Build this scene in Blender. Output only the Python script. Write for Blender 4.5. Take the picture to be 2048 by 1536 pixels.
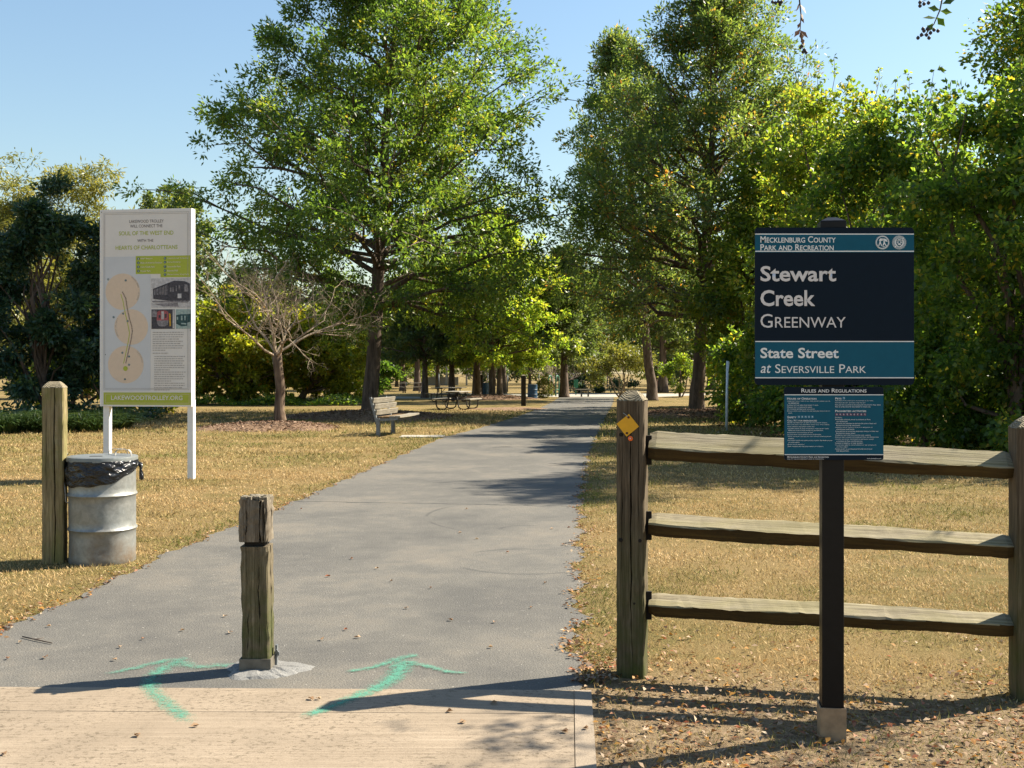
import bpy, bmesh, math, random
import numpy as np
from mathutils import Vector, Matrix, noise as mnoise

# ------------------------------------------------------------------ camera, world, sun, exposure
scene = bpy.context.scene
for o in list(bpy.data.objects):
    bpy.data.objects.remove(o, do_unlink=True)
R = math.radians
FPX, CX, HY, EYE = 2200.0, 1024.0, 745.0, 1.55         # focal length in photo pixels, centre column, horizon row, eye height
YS = FPX / 1365.33                                     # depths below were first surveyed at a shorter focal length: depth = YS * surveyed depth

cam_d = bpy.data.cameras.new("camera")
cam_d.sensor_width = 36.0
cam_d.lens = FPX / 2048.0 * 36.0
cam_d.shift_y = -(768.0 - HY) / 2048.0
cam_d.clip_start = 0.05
cam_d.clip_end = 2000.0
cam = bpy.data.objects.new("camera", cam_d)
scene.collection.objects.link(cam)
cam.location = (0, 0, EYE)
cam.rotation_euler = (R(90), 0, 0)
scene.camera = cam

SUN_EL, SUN_AZ = R(42.5), R(21.5)                      # azimuth measured from +X towards +Y
sun_dir = Vector((math.cos(SUN_EL) * math.cos(SUN_AZ), math.cos(SUN_EL) * math.sin(SUN_AZ), math.sin(SUN_EL)))

world = bpy.data.worlds.new("World")
scene.world = world
world.use_nodes = True
wn = world.node_tree.nodes
wl = world.node_tree.links
sky = wn.new("ShaderNodeTexSky")
sky.sky_type = 'NISHITA'
sky.sun_disc = False
sky.sun_elevation = SUN_EL
sky.sun_rotation = R(90) - SUN_AZ
sky.altitude = 200
sky.air_density = 1.6
sky.dust_density = 0.6
sky.ozone_density = 4.0
bg = wn["Background"]
bg.inputs[1].default_value = 0.06
wl.new(sky.outputs[0], bg.inputs[0])

sun_d = bpy.data.lights.new("sun", 'SUN')
sun_d.energy = 5.0
sun_d.angle = R(0.53)
sun_d.color = (1.0, 0.91, 0.75)
sun = bpy.data.objects.new("sun", sun_d)
scene.collection.objects.link(sun)
sun.rotation_euler = sun_dir.to_track_quat('Z', 'Y').to_euler()
sun.location = (20, 5, 30)

scene.view_settings.view_transform = 'Standard'
scene.view_settings.look = 'None'
scene.view_settings.exposure = 1.52
scene.view_settings.gamma = 1.0
scene.view_settings.use_curve_mapping = False
scene.render.engine = 'CYCLES'
scene.cycles.max_bounces = 7
scene.cycles.diffuse_bounces = 4
scene.cycles.glossy_bounces = 3
scene.cycles.transmission_bounces = 5
scene.cycles.transparent_max_bounces = 12
scene.cycles.use_denoising = True
scene.cycles.caustics_reflective = False
scene.cycles.caustics_refractive = False

rng = np.random.default_rng(11)
random.seed(11)
COL = scene.collection

# ------------------------------------------------------------------ helpers
def gp(px, py):
    """ground point seen at a photo pixel"""
    d = FPX * EYE / (py - HY)
    return ((px - CX) * d / FPX, d)

def at(px, py, d):
    return Vector(((px - CX) * d / FPX, d, EYE - (py - HY) * d / FPX))

def tag(o, label=None, cat=None, group=None, kind=None):
    if label: o["label"] = label
    if cat: o["category"] = cat
    if group: o["group"] = group
    if kind: o["kind"] = kind
    return o

def empty(name, loc=(0, 0, 0), rz=0.0, label=None, cat=None, group=None):
    o = bpy.data.objects.new(name, None)
    o.empty_display_size = 0.1
    COL.objects.link(o)
    o.location = loc
    o.rotation_euler = (0, 0, rz)
    return tag(o, label, cat, group)

def link(name, me, mat=None, parent=None):
    o = bpy.data.objects.new(name, me)
    COL.objects.link(o)
    if mat is not None and len(me.materials) == 0:
        me.materials.append(mat)
    if parent is not None:
        o.parent = parent
    return o

def copy_tree(o, parent=None):
    c = o.copy()
    COL.objects.link(c)
    c.parent = parent
    for ch in [x for x in o.children]:
        copy_tree(ch, c)
    return c

class MB:
    """collects geometry for one mesh"""
    def __init__(s):
        s.V = []; s.F = []
    def add(s, vs, fs):
        b = len(s.V)
        s.V.extend([tuple(v) for v in vs])
        s.F.extend([tuple(b + i for i in f) for f in fs])
        return s
    def box(s, c, size, rot=None, bev=0.0):
        bm = bmesh.new()
        bmesh.ops.create_cube(bm, size=1.0)
        bmesh.ops.scale(bm, vec=size, verts=bm.verts)
        if bev > 0:
            bmesh.ops.bevel(bm, geom=list(bm.edges), offset=bev, segments=2, profile=0.6, affect='EDGES')
        m = Matrix.Translation(Vector(c))
        if rot is not None:
            m = m @ (rot if isinstance(rot, Matrix) else Matrix.Rotation(rot, 4, 'Z'))
        bmesh.ops.transform(bm, matrix=m, verts=bm.verts)
        bm.verts.index_update()
        s.add([v.co[:] for v in bm.verts], [[v.index for v in f.verts] for f in bm.faces])
        bm.free()
        return s
    def tube(s, pts, rad, n=8, cap=True):
        pts = [Vector(p) for p in pts]
        if not isinstance(rad, (list, tuple)):
            rad = [rad] * len(pts)
        vs, fs = [], []
        t0 = (pts[1] - pts[0]).normalized()
        a = t0.orthogonal().normalized()
        for i, p in enumerate(pts):
            if i == 0: t = pts[1] - pts[0]
            elif i == len(pts) - 1: t = pts[-1] - pts[-2]
            else: t = pts[i + 1] - pts[i - 1]
            t.normalize()
            a = a - t * a.dot(t)
            if a.length < 1e-5: a = t.orthogonal()
            a.normalize()
            b = t.cross(a)
            for k in range(n):
                an = 2 * math.pi * k / n
                vs.append(p + (a * math.cos(an) + b * math.sin(an)) * rad[i])
        for i in range(len(pts) - 1):
            for k in range(n):
                k2 = (k + 1) % n
                fs.append((i * n + k, i * n + k2, (i + 1) * n + k2, (i + 1) * n + k))
        if cap:
            fs.append(tuple(range(n - 1, -1, -1)))
            fs.append(tuple((len(pts) - 1) * n + k for k in range(n)))
        return s.add(vs, fs)
    def lathe(s, prof, n=40, c=(0, 0, 0), cap=True):
        vs, fs = [], []
        for (r, z) in prof:
            for k in range(n):
                an = 2 * math.pi * k / n
                vs.append((c[0] + r * math.cos(an), c[1] + r * math.sin(an), c[2] + z))
        for i in range(len(prof) - 1):
            for k in range(n):
                k2 = (k + 1) % n
                fs.append((i * n + k, i * n + k2, (i + 1) * n + k2, (i + 1) * n + k))
        if cap:
            fs.append(tuple(range(n - 1, -1, -1)))
            fs.append(tuple((len(prof) - 1) * n + k for k in range(n)))
        return s.add(vs, fs)
    def prism(s, poly, y0, y1):
        """polygon in XZ extruded along Y"""
        n = len(poly)
        vs = [(x, y0, z) for x, z in poly] + [(x, y1, z) for x, z in poly]
        fs = [tuple(range(n)), tuple(range(2 * n - 1, n - 1, -1))]
        fs += [(i, n + i, n + (i + 1) % n, (i + 1) % n) for i in range(n)]
        return s.add(vs, fs)
    def build(s, name, mat, parent=None, smooth=False):
        me = bpy.data.meshes.new(name)
        me.from_pydata(s.V, [], s.F)
        me.validate()
        me.update()
        if smooth:
            me.polygons.foreach_set("use_smooth", [True] * len(me.polygons))
            if smooth is not True:
                try: me.set_sharp_from_angle(angle=smooth)
                except Exception: pass
        return link(name, me, mat, parent)

# ------------------------------------------------------------------ materials
class NT:
    def __init__(s, name):
        s.m = bpy.data.materials.new(name)
        s.m.use_nodes = True
        s.t = s.m.node_tree
        s.t.nodes.clear()
        s.out = s.n("ShaderNodeOutputMaterial")
    def n(s, kind, **kw):
        nd = s.t.nodes.new(kind)
        for k, v in kw.items():
            if k in nd.inputs:
                nd.inputs[k].default_value = v
            else:
                setattr(nd, k, v)
        return nd
    def l(s, a, b):
        s.t.links.new(a, b)
    def coord(s, which="Object", scale=(1, 1, 1), rot=(0, 0, 0)):
        tc = s.n("ShaderNodeTexCoord")
        mp = s.n("ShaderNodeMapping")
        mp.inputs["Scale"].default_value = scale
        mp.inputs["Rotation"].default_value = rot
        s.l(tc.outputs[which], mp.inputs["Vector"])
        return mp.outputs[0]
    def wpos(s, scale=(1, 1, 1)):
        g = s.n("ShaderNodeNewGeometry")
        mp = s.n("ShaderNodeMapping")
        mp.inputs["Scale"].default_value = scale
        s.l(g.outputs["Position"], mp.inputs["Vector"])
        return mp.outputs[0]
    def noise(s, vec, scale, detail=4, rough=0.55, dist=0.0):
        nd = s.n("ShaderNodeTexNoise")
        nd.inputs["Scale"].default_value = scale
        nd.inputs["Detail"].default_value = detail
        nd.inputs["Roughness"].default_value = rough
        nd.inputs["Distortion"].default_value = dist
        s.l(vec, nd.inputs["Vector"])
        return nd.outputs["Fac"]
    def ramp(s, fac, stops, interp='LINEAR'):
        nd = s.n("ShaderNodeValToRGB")
        cr = nd.color_ramp
        cr.interpolation = interp
        while len(cr.elements) < len(stops):
            cr.elements.new(0.5)
        for e, (p, c) in zip(cr.elements, stops):
            e.position = p
            e.color = (c[0], c[1], c[2], 1) if not isinstance(c, (int, float)) else (c, c, c, 1)
        s.l(fac, nd.inputs[0])
        return nd.outputs[0]
    def mix(s, fac, a, b, mode='MIX'):
        nd = s.n("ShaderNodeMix", data_type='RGBA', blend_type=mode)
        for sock, v in ((nd.inputs[0], fac), (nd.inputs[6], a), (nd.inputs[7], b)):
            if hasattr(v, "is_linked"): s.l(v, sock)
            elif isinstance(v, (int, float)): sock.default_value = v
            else: sock.default_value = (v[0], v[1], v[2], 1)
        return nd.outputs[2]
    def math(s, op, a, b=None, clamp=False):
        nd = s.n("ShaderNodeMath", operation=op, use_clamp=clamp)
        for sock, v in ((nd.inputs[0], a), (nd.inputs[1], b)):
            if v is None: continue
            if hasattr(v, "is_linked"): s.l(v, sock)
            else: sock.default_value = v
        return nd.outputs[0]
    def bsdf(s, col, rough=0.7, metal=0.0, spec=0.4, bump=None, bstr=0.3, bdist=0.01):
        p = s.n("ShaderNodeBsdfPrincipled")
        if hasattr(col, "is_linked"): s.l(col, p.inputs["Base Color"])
        else: p.inputs["Base Color"].default_value = (col[0], col[1], col[2], 1)
        if hasattr(rough, "is_linked"): s.l(rough, p.inputs["Roughness"])
        else: p.inputs["Roughness"].default_value = rough
        if hasattr(metal, "is_linked"): s.l(metal, p.inputs["Metallic"])
        else: p.inputs["Metallic"].default_value = metal
        p.inputs["Specular IOR Level"].default_value = spec
        if bump is not None:
            b = s.n("ShaderNodeBump")
            b.inputs["Strength"].default_value = bstr
            b.inputs["Distance"].default_value = bdist
            s.l(bump, b.inputs["Height"])
            s.l(b.outputs[0], p.inputs["Normal"])
        return p
    def done(s, p):
        s.l(p.outputs[0], s.out.inputs[0])
        return s.m

def plain(name, col, rough=0.6, metal=0.0, spec=0.4, var=0.12, scale=30):
    t = NT(name)
    v = t.coord()
    f = t.noise(v, scale, 5)
    c = t.ramp(f, [(0.3, [x * (1 - var) for x in col]), (0.7, [min(1, x * (1 + var)) for x in col])])
    return t.done(t.bsdf(c, rough, metal, spec))

def leaf_mat(name, stops, transl=0.45, boost=1.5, rough=0.42, spec=0.45, yellow=(1.15, 1.05, 0.5)):
    t = NT(name)
    a = t.n("ShaderNodeAttribute", attribute_name="tone")
    c = t.ramp(a.outputs["Fac"], stops)
    p = t.bsdf(c, rough, 0, spec)
    tr = t.n("ShaderNodeBsdfTranslucent")
    tc = t.mix(1.0, c, [boost * y for y in yellow], 'MULTIPLY')
    t.l(tc, tr.inputs["Color"])
    mx = t.n("ShaderNodeMixShader")
    mx.inputs[0].default_value = transl
    t.l(p.outputs[0], mx.inputs[1]); t.l(tr.outputs[0], mx.inputs[2])
    return t.done(mx)

def wood_mat(name, dark, mid, light, moss=0.0, moss_col=(0.06, 0.08, 0.015), axis='Z', grain=60, moss_z=None, bstr=0.6):
    t = NT(name)
    sc = {'Z': (1, 1, 0.035), 'X': (0.035, 1, 1)}[axis]
    v = t.coord("Object", sc)
    v2 = t.coord("Object", (1, 1, 1))
    f = t.noise(v, grain, 6, 0.62, 0.3)
    f2 = t.noise(v, grain * 3.1, 3, 0.6)
    ff = t.math('ADD', t.math('MULTIPLY', f, 0.65), t.math('MULTIPLY', f2, 0.35))
    c = t.ramp(ff, [(0.34, dark), (0.5, mid), (0.66, light)])
    big = t.noise(v2, 3.0, 4)
    c = t.mix(t.ramp(big, [(0.35, 0.0), (0.7, 0.55)]), c, [x * 0.55 for x in mid])
    if moss > 0:
        mv = t.noise(t.coord("Object", (1, 1, 0.35) if axis == 'Z' else (0.3, 1, 1)), 7.0, 5, 0.65)
        mf = t.ramp(mv, [(0.45, 0.0), (0.62, moss)])
        if moss_z is not None:
            sp = t.n("ShaderNodeSeparateXYZ")
            t.l(v2, sp.inputs[0])
            mr = t.n("ShaderNodeMapRange")
            mr.inputs["From Min"].default_value = moss_z[0]; mr.inputs["From Max"].default_value = moss_z[1]
            mr.inputs["To Min"].default_value = 1.0; mr.inputs["To Max"].default_value = 0.0
            t.l(sp.outputs[2], mr.inputs[0])
            lo = t.noise(v2, 9.0, 4)
            mf = t.math('MULTIPLY', mr.outputs[0], t.ramp(lo, [(0.32, 0.15), (0.6, moss)]), True)
        c = t.mix(mf, c, moss_col)
    return t.done(t.bsdf(c, 0.85, 0, 0.25, ff, bstr, 0.006))

M = {}
M['post'] = wood_mat('weathered_post_wood', (0.028, 0.019, 0.011), (0.105, 0.077, 0.047), (0.21, 0.165, 0.11), 0.75, (0.045, 0.06, 0.008), 'Z', 55, (0.1, 0.95))
M['post_cap'] = wood_mat('weathered_post_end_grain', (0.06, 0.05, 0.035), (0.2, 0.17, 0.12), (0.34, 0.30, 0.22), 0, axis='Z', grain=45)
M['post_left'] = wood_mat('weathered_pine_post', (0.08, 0.058, 0.026), (0.24, 0.185, 0.095), (0.40, 0.32, 0.18), 0.5, (0.14, 0.145, 0.025), 'Z', 50)
M['bollard'] = wood_mat('mossy_bollard_wood', (0.035, 0.025, 0.015), (0.125, 0.096, 0.062), (0.27, 0.225, 0.155), 0.9, (0.035, 0.055, 0.004), 'Z', 60, (0.05, 0.72))
M['rail'] = wood_mat('weathered_rail_wood', (0.085, 0.068, 0.042), (0.27, 0.228, 0.148), (0.40, 0.35, 0.245), 0.3, (0.19, 0.17, 0.045), 'X', 55, None, 0.9)
M['bollard_head'] = wood_mat('grey_bollard_head_wood', (0.035, 0.027, 0.018), (0.14, 0.112, 0.078), (0.30, 0.26, 0.20), 0, axis='Z', grain=60)
M['rail_under'] = wood_mat('shade_toned_rail_underside', (0.0210, 0.0118, 0.0034), (0.0546, 0.0336, 0.0092), (0.0924, 0.0609, 0.0168), 0, axis='X', grain=40)  # shade on the rails' lower faces, painted in as darker wood
M['crack'] = plain('dark_check_crack', (0.012, 0.009, 0.006), 0.9)
M['post_dark'] = wood_mat('shade_darkened_post_wood', (0.012, 0.009, 0.006), (0.035, 0.027, 0.018), (0.07, 0.055, 0.04), 0, axis='Z', grain=40)  # post wood coloured near black to stand for tree shade on the grove posts
M['bench_wood'] = wood_mat('bleached_bench_wood', (0.1156, 0.0952, 0.0680), (0.2448, 0.2176, 0.1700), (0.3740, 0.3400, 0.2856), 0, axis='X', grain=40)
M['bench_dark'] = wood_mat('bare_brown_bench_wood', (0.06, 0.035, 0.02), (0.16, 0.10, 0.05), (0.3, 0.2, 0.11), 0, axis='X', grain=40)
M['table_wood'] = wood_mat('grey_table_wood', (0.16, 0.14, 0.11), (0.28, 0.25, 0.2), (0.42, 0.39, 0.33), 0, axis='X', grain=40)
M['bark'] = None

def bark_mat(name, dark, light, sc=9.0):
    t = NT(name)
    v = t.coord("Object", (1, 1, 0.16))
    f = t.noise(v, sc, 6, 0.65, 0.6)
    f2 = t.noise(t.coord("Object", (1, 1, 1)), 1.6, 4)
    c = t.ramp(f, [(0.36, dark), (0.52, [(a + b) / 2 for a, b in zip(dark, light)]), (0.68, light)])
    c = t.mix(t.ramp(f2, [(0.4, 0.0), (0.75, 0.35)]), c, [x * 1.15 for x in light])
    return t.done(t.bsdf(c, 0.9, 0, 0.2, f, 0.9, 0.03))
M['bark'] = bark_mat('oak_bark', (0.045, 0.032, 0.024), (0.17, 0.125, 0.095))
M['bark_pale'] = bark_mat('pale_peeling_bark', (0.10, 0.06, 0.035), (0.42, 0.34, 0.26), 7)
M['bark_bare'] = bark_mat('brown_peeling_bark', (0.05, 0.03, 0.02), (0.2, 0.145, 0.10), 8)
M['twig'] = bark_mat('grey_bare_twigs', (0.19, 0.14, 0.095), (0.40, 0.325, 0.235), 20)
M['twig_far'] = bark_mat('pinkish_bare_twigs', (0.22, 0.16, 0.14), (0.42, 0.33, 0.29), 20)

# leaves
M['leaf_oak'] = leaf_mat('oak_leaves', [(0.0, (0.0390, 0.0806, 0.0195)), (0.5, (0.0806, 0.1365, 0.0260)), (0.86, (0.1560, 0.1950, 0.0325)), (1.0, (0.2470, 0.1950, 0.0286))], 0.52, 2.5)
M['leaf_oak_bright'] = leaf_mat('bright_oak_leaves', [(0.0, (0.0646, 0.1265, 0.0201)), (0.5, (0.1510, 0.2372, 0.0316)), (1.0, (0.3162, 0.3234, 0.0504))], 0.58, 2.3)
M['leaf_willow_oak'] = leaf_mat('willow_oak_leaves', [(0.0, (0.0468, 0.0858, 0.0312)), (0.5, (0.0905, 0.1373, 0.0437)), (0.82, (0.1560, 0.1872, 0.0468)), (1.0, (0.3120, 0.1482, 0.0390))], 0.5, 2.5)
M['leaf_vine'] = leaf_mat('vine_leaves', [(0.0, (0.0359, 0.0773, 0.0193)), (0.5, (0.0773, 0.1380, 0.0248)), (0.9, (0.1656, 0.2139, 0.0304)), (1.0, (0.3864, 0.3036, 0.0414))], 0.57, 2.5)
M['leaf_vine_yellow'] = leaf_mat('yellowing_vine_leaves', [(0.0, (0.0605, 0.1045, 0.0176)), (0.45, (0.1265, 0.1760, 0.0264)), (0.85, (0.2200, 0.2365, 0.0352)), (1.0, (0.3300, 0.2530, 0.0440))], 0.56, 2.3, yellow=(1.05, 1.08, 0.5))
M['leaf_ever'] = leaf_mat('dark_evergreen_leaves', [(0.0, (0.0204, 0.0510, 0.0306)), (0.6, (0.0374, 0.0816, 0.0442)), (1.0, (0.0850, 0.1275, 0.0510))], 0.3, 1.7, 0.38)
M['leaf_yellow'] = leaf_mat('autumn_yellow_leaves', [(0.0, (0.09, 0.125, 0.018)), (0.5, (0.2, 0.215, 0.028)), (0.9, (0.34, 0.31, 0.04)), (1.0, (0.38, 0.2, 0.03))], 0.6, 1.9, yellow=(1.0, 1.03, 0.45))
M['leaf_pale'] = leaf_mat('pale_willow_leaves', [(0.0, (0.1100, 0.1375, 0.0385)), (0.5, (0.1980, 0.2090, 0.0550)), (1.0, (0.3080, 0.2860, 0.0880))], 0.45, 1.4)
M['leaf_far'] = leaf_mat('far_tree_leaves', [(0.0, (0.0480, 0.0840, 0.0300)), (0.5, (0.0900, 0.1260, 0.0420)), (1.0, (0.1680, 0.1800, 0.0600))], 0.5, 2.2)
M['leaf_liriope'] = leaf_mat('strappy_border_leaves', [(0.0, (0.02, 0.045, 0.015)), (0.6, (0.045, 0.085, 0.022)), (1.0, (0.12, 0.16, 0.04))], 0.3, 1.5)
M['leaf_dead'] = leaf_mat('dry_fallen_leaves', [(0.0, (0.0638, 0.0298, 0.0153)), (0.35, (0.1700, 0.0892, 0.0425)), (0.6, (0.2720, 0.1700, 0.0935)), (0.8, (0.3910, 0.2975, 0.1955)), (0.93, (0.2550, 0.0595, 0.0170)), (1.0, (0.3400, 0.1700, 0.0340))], 0.15, 1.1, 0.6, 0.3, (0.9350, 0.7650, 0.5100))
M['mulch'] = leaf_mat('mulch_chips', [(0.0, (0.06, 0.035, 0.022)), (0.5, (0.2, 0.125, 0.085)), (1.0, (0.40, 0.28, 0.2))], 0.0, 1.0, 0.9, 0.1)

# ground surfaces
def lawn_mat():
    t = NT('dry_lawn')
    v = t.wpos()
    big = t.noise(v, 0.42, 5, 0.6)
    mid = t.noise(v, 3.2, 5, 0.65)
    fine = t.noise(t.wpos((1, 1, 1)), 75, 4, 0.7)
    straw = t.ramp(fine, [(0.28, (0.1066, 0.0681, 0.0266)), (0.5, (0.2131, 0.1480, 0.0622)), (0.72, (0.3078, 0.2309, 0.1125))])
    green = t.ramp(fine, [(0.28, (0.0355, 0.0385, 0.0089)), (0.5, (0.0888, 0.0858, 0.0207)), (0.72, (0.1598, 0.1421, 0.0414))])
    g = t.math('ADD', t.math('MULTIPLY', big, 0.6), t.math('MULTIPLY', mid, 0.4))
    c = t.mix(t.ramp(g, [(0.46, 0.0), (0.64, 0.8)]), straw, green)
    # bare soil in front of and below the fence
    sp = t.n("ShaderNodeSeparateXYZ")
    t.l(v, sp.inputs[0])
    soil = t.ramp(t.noise(v, 26, 6, 0.75), [(0.3, (0.10, 0.068, 0.038)), (0.52, (0.235, 0.17, 0.10)), (0.74, (0.37, 0.29, 0.19))])
    line = t.math('ADD', sp.outputs[1], t.math('MULTIPLY', sp.outputs[0], 0.13 * YS))
    line = t.math('ADD', line, t.math('MULTIPLY', t.math('SUBTRACT', t.noise(v, 2.0, 5), 0.5), 0.7))
    mr = t.n("ShaderNodeMapRange")
    mr.inputs["From Min"].default_value = 3.35 * YS; mr.inputs["From Max"].default_value = 3.8 * YS
    mr.inputs["To Min"].default_value = 1.0; mr.inputs["To Max"].default_value = 0.0
    t.l(line, mr.inputs[0])
    mrx = t.n("ShaderNodeMapRange")
    mrx.inputs["From Min"].default_value = -0.2; mrx.inputs["From Max"].default_value = 0.2
    t.l(sp.outputs[0], mrx.inputs[0])
    sf = t.math('MULTIPLY', mr.outputs[0], mrx.outputs[0], True)
    c = t.mix(sf, c, soil)
    return t.done(t.bsdf(c, 0.95, 0, 0.1, fine, 0.8, 0.03))
M['lawn'] = lawn_mat()

def asphalt_mat():
    t = NT('worn_asphalt')
    v = t.wpos()
    fine = t.noise(v, 150, 4, 0.8)
    agg = t.n("ShaderNodeTexVoronoi", Scale=85.0)
    t.l(v, agg.inputs["Vector"])
    big = t.noise(v, 0.75, 5, 0.6, 0.4)
    mid = t.noise(v, 4.5, 4, 0.6)
    c = t.ramp(fine, [(0.3, (0.0560, 0.0512, 0.0440)), (0.5, (0.1184, 0.1104, 0.0960)), (0.75, (0.1880, 0.1760, 0.1520))])
    patch = t.math('ADD', t.math('MULTIPLY', big, 0.7), t.math('MULTIPLY', mid, 0.3))
    c = t.mix(t.ramp(patch, [(0.36, 0.62), (0.54, 0.0)]), c, (0.0624, 0.0608, 0.0576))
    c = t.mix(t.ramp(patch, [(0.52, 0.0), (0.68, 0.4)]), c, (0.2160, 0.1800, 0.1360))
    spk = t.noise(v, 62, 3, 0.6)
    c = t.mix(t.ramp(spk, [(0.67, 0.0), (0.72, 0.8)]), c, (0.3600, 0.3360, 0.2960))
    # transverse crack and scuff marks (stains with a shape of their own)
    sp = t.n("ShaderNodeSeparateXYZ")
    t.l(v, sp.inputs[0])
    wob = t.math('MULTIPLY', t.math('SUBTRACT', t.noise(v, 5.0, 5), 0.5), 0.22)
    yy = t.math('ADD', t.math('ADD', sp.outputs[1], t.math('MULTIPLY', sp.outputs[0], 0.15)), wob)
    for y0, w, s_ in ((7.95 * YS, 0.03, 0.9), (18.2 * YS, 0.025, 0.5)):
        dd = t.math('ABSOLUTE', t.math('SUBTRACT', yy, y0))
        c = t.mix(t.ramp(t.math('MULTIPLY', dd, 1.0), [(w * 0.5, s_), (w, 0.0)]), c, (0.0240, 0.0240, 0.0240))
    for cx, cy, r in ((0.7200, 7.3600, 1.6400), (0.1200, 5.6000, 0.6000), (0.1600, 6.7200, 0.2800)):
        dx = t.math('SUBTRACT', sp.outputs[0], cx); dy = t.math('SUBTRACT', sp.outputs[1], cy * YS)
        rr = t.math('SQRT', t.math('ADD', t.math('MULTIPLY', dx, dx), t.math('MULTIPLY', dy, dy)))
        dd = t.math('ABSOLUTE', t.math('SUBTRACT', rr, r))
        gate = t.ramp(t.noise(v, 1.1, 2), [(0.44, 0.0), (0.54, 0.5)])
        k = t.math('MULTIPLY', t.ramp(dd, [(0.008, 1.0), (0.03, 0.0)]), gate)
        c = t.mix(k, c, (0.0400, 0.0400, 0.0400))
    bump = t.math('ADD', fine, t.math('MULTIPLY', agg.outputs["Distance"], 1.2))
    return t.done(t.bsdf(c, 0.88, 0, 0.3, bump, 0.45, 0.006))
M['asphalt'] = asphalt_mat()

def concrete_mat(name, lo, mid, hi, broom=True):
    t = NT(name)
    v = t.wpos()
    fine = t.noise(v, 130, 4, 0.7)
    big = t.noise(v, 2.0, 5, 0.6)
    ff = fine
    if broom:
        br = t.noise(t.wpos((0.5, 34, 1)), 2.2, 6, 0.75)
        ff = t.math('ADD', t.math('MULTIPLY', br, 0.6), t.math('MULTIPLY', fine, 0.4))
    c = t.ramp(ff, [(0.3, lo), (0.48, mid), (0.7, hi)])
    c = t.mix(t.ramp(big, [(0.35, 0.5), (0.6, 0.0)]), c, [x * 0.7 for x in mid])
    if broom:
        pit = t.noise(t.wpos((1, 1.3, 1)), 34, 5, 0.8)
        zone = t.noise(v, 1.7, 3)
        pk = t.math('MULTIPLY', t.ramp(pit, [(0.53, 0.0), (0.62, 0.85)]), t.ramp(zone, [(0.36, 0.15), (0.56, 1.0)]))
        c = t.mix(pk, c, (0.085, 0.065, 0.042))
    return t.done(t.bsdf(c, 0.9, 0, 0.25, ff, 0.5, 0.006))
M['apron'] = concrete_mat('broomed_concrete', (0.13, 0.098, 0.066), (0.255, 0.20, 0.142), (0.37, 0.302, 0.225))
M['apron_edge'] = concrete_mat('trowelled_concrete_edge', (0.225, 0.178, 0.13), (0.285, 0.228, 0.168), (0.33, 0.27, 0.205), False)
M['pad'] = concrete_mat('pale_concrete_pad', (0.2850, 0.2625, 0.2175), (0.3600, 0.3300, 0.2775), (0.4200, 0.3900, 0.3300), False)
M['patch'] = concrete_mat('rough_cement_patch', (0.1054, 0.1012, 0.0949), (0.1813, 0.1771, 0.1686), (0.2530, 0.2487, 0.2361), False)

def soil_mat(name, a, b, c3):
    t = NT(name)
    v = t.wpos()
    f = t.noise(v, 22, 6, 0.72)
    c = t.ramp(f, [(0.3, a), (0.5, b), (0.72, c3)])
    return t.done(t.bsdf(c, 0.95, 0, 0.1, f, 1.0, 0.05))
M['mulch_soil'] = soil_mat('mulch_bed_soil', (0.07, 0.042, 0.026), (0.22, 0.14, 0.09), (0.38, 0.27, 0.18))

def grass_mat():
    t = NT('dry_grass_blades')
    a = t.n("ShaderNodeAttribute", attribute_name="tone")
    g = t.n("ShaderNodeAttribute", attribute_name="green")
    straw = t.ramp(a.outputs["Fac"], [(0.0, (0.20, 0.115, 0.042)), (0.5, (0.47, 0.305, 0.125)), (1.0, (0.72, 0.53, 0.29))])
    green = t.ramp(a.outputs["Fac"], [(0.0, (0.0500, 0.0700, 0.0120)), (0.5, (0.1300, 0.1500, 0.0300)), (1.0, (0.2700, 0.2600, 0.0700))])
    c = t.mix(g.outputs["Fac"], straw, green)
    p = t.bsdf(c, 0.7, 0, 0.2)
    tr = t.n("ShaderNodeBsdfTranslucent")
    t.l(c, tr.inputs["Color"])
    mx = t.n("ShaderNodeMixShader")
    mx.inputs[0].default_value = 0.3
    t.l(p.outputs[0], mx.inputs[1]); t.l(tr.outputs[0], mx.inputs[2])
    return t.done(mx)
M['grass'] = grass_mat()

# paint, metal, print
M['navy'] = plain('navy_sign_enamel', (0.003, 0.0095, 0.019), 0.5, 0, 0.12, 0.06)
M['teal'] = plain('teal_sign_film', (0.006, 0.085, 0.135), 0.5, 0, 0.15, 0.05)
M['white_print'] = plain('white_print', (0.74, 0.74, 0.72), 0.5, 0, 0.3, 0.03)
M['silver_print'] = plain('reflective_silver_letters', (0.64, 0.60, 0.58), 0.5, 0, 0.3, 0.04)
M['black_metal'] = plain('black_powder_coated_metal', (0.006, 0.0055, 0.006), 0.4, 0, 0.22, 0.2)
M['tan_metal'] = plain('galvanised_base_sleeve', (0.30, 0.205, 0.12), 0.65, 0.05, 0.4, 0.25, 18)
M['white_paint'] = plain('white_painted_board', (0.74, 0.72, 0.70), 0.55, 0, 0.35, 0.06, 8)
M['poster'] = plain('faded_poster_paper', (0.68, 0.635, 0.60), 0.6, 0, 0.3, 0.03, 5)
M['poster_grey'] = plain('poster_grey_panel', (0.56, 0.56, 0.58), 0.6, 0, 0.3, 0.03, 5)
M['lime'] = plain('lime_green_print', (0.38, 0.42, 0.05), 0.6, 0, 0.3, 0.05)
M['peach'] = plain('peach_print', (0.66, 0.51, 0.39), 0.6, 0, 0.3, 0.03)
M['brown_print'] = plain('dark_brown_print', (0.12, 0.085, 0.075), 0.6)
M['grey_print'] = plain('pale_grey_print', (0.30, 0.27, 0.25), 0.6)
M['teal_print'] = plain('dark_teal_print', (0.02, 0.10, 0.12), 0.6)
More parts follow.
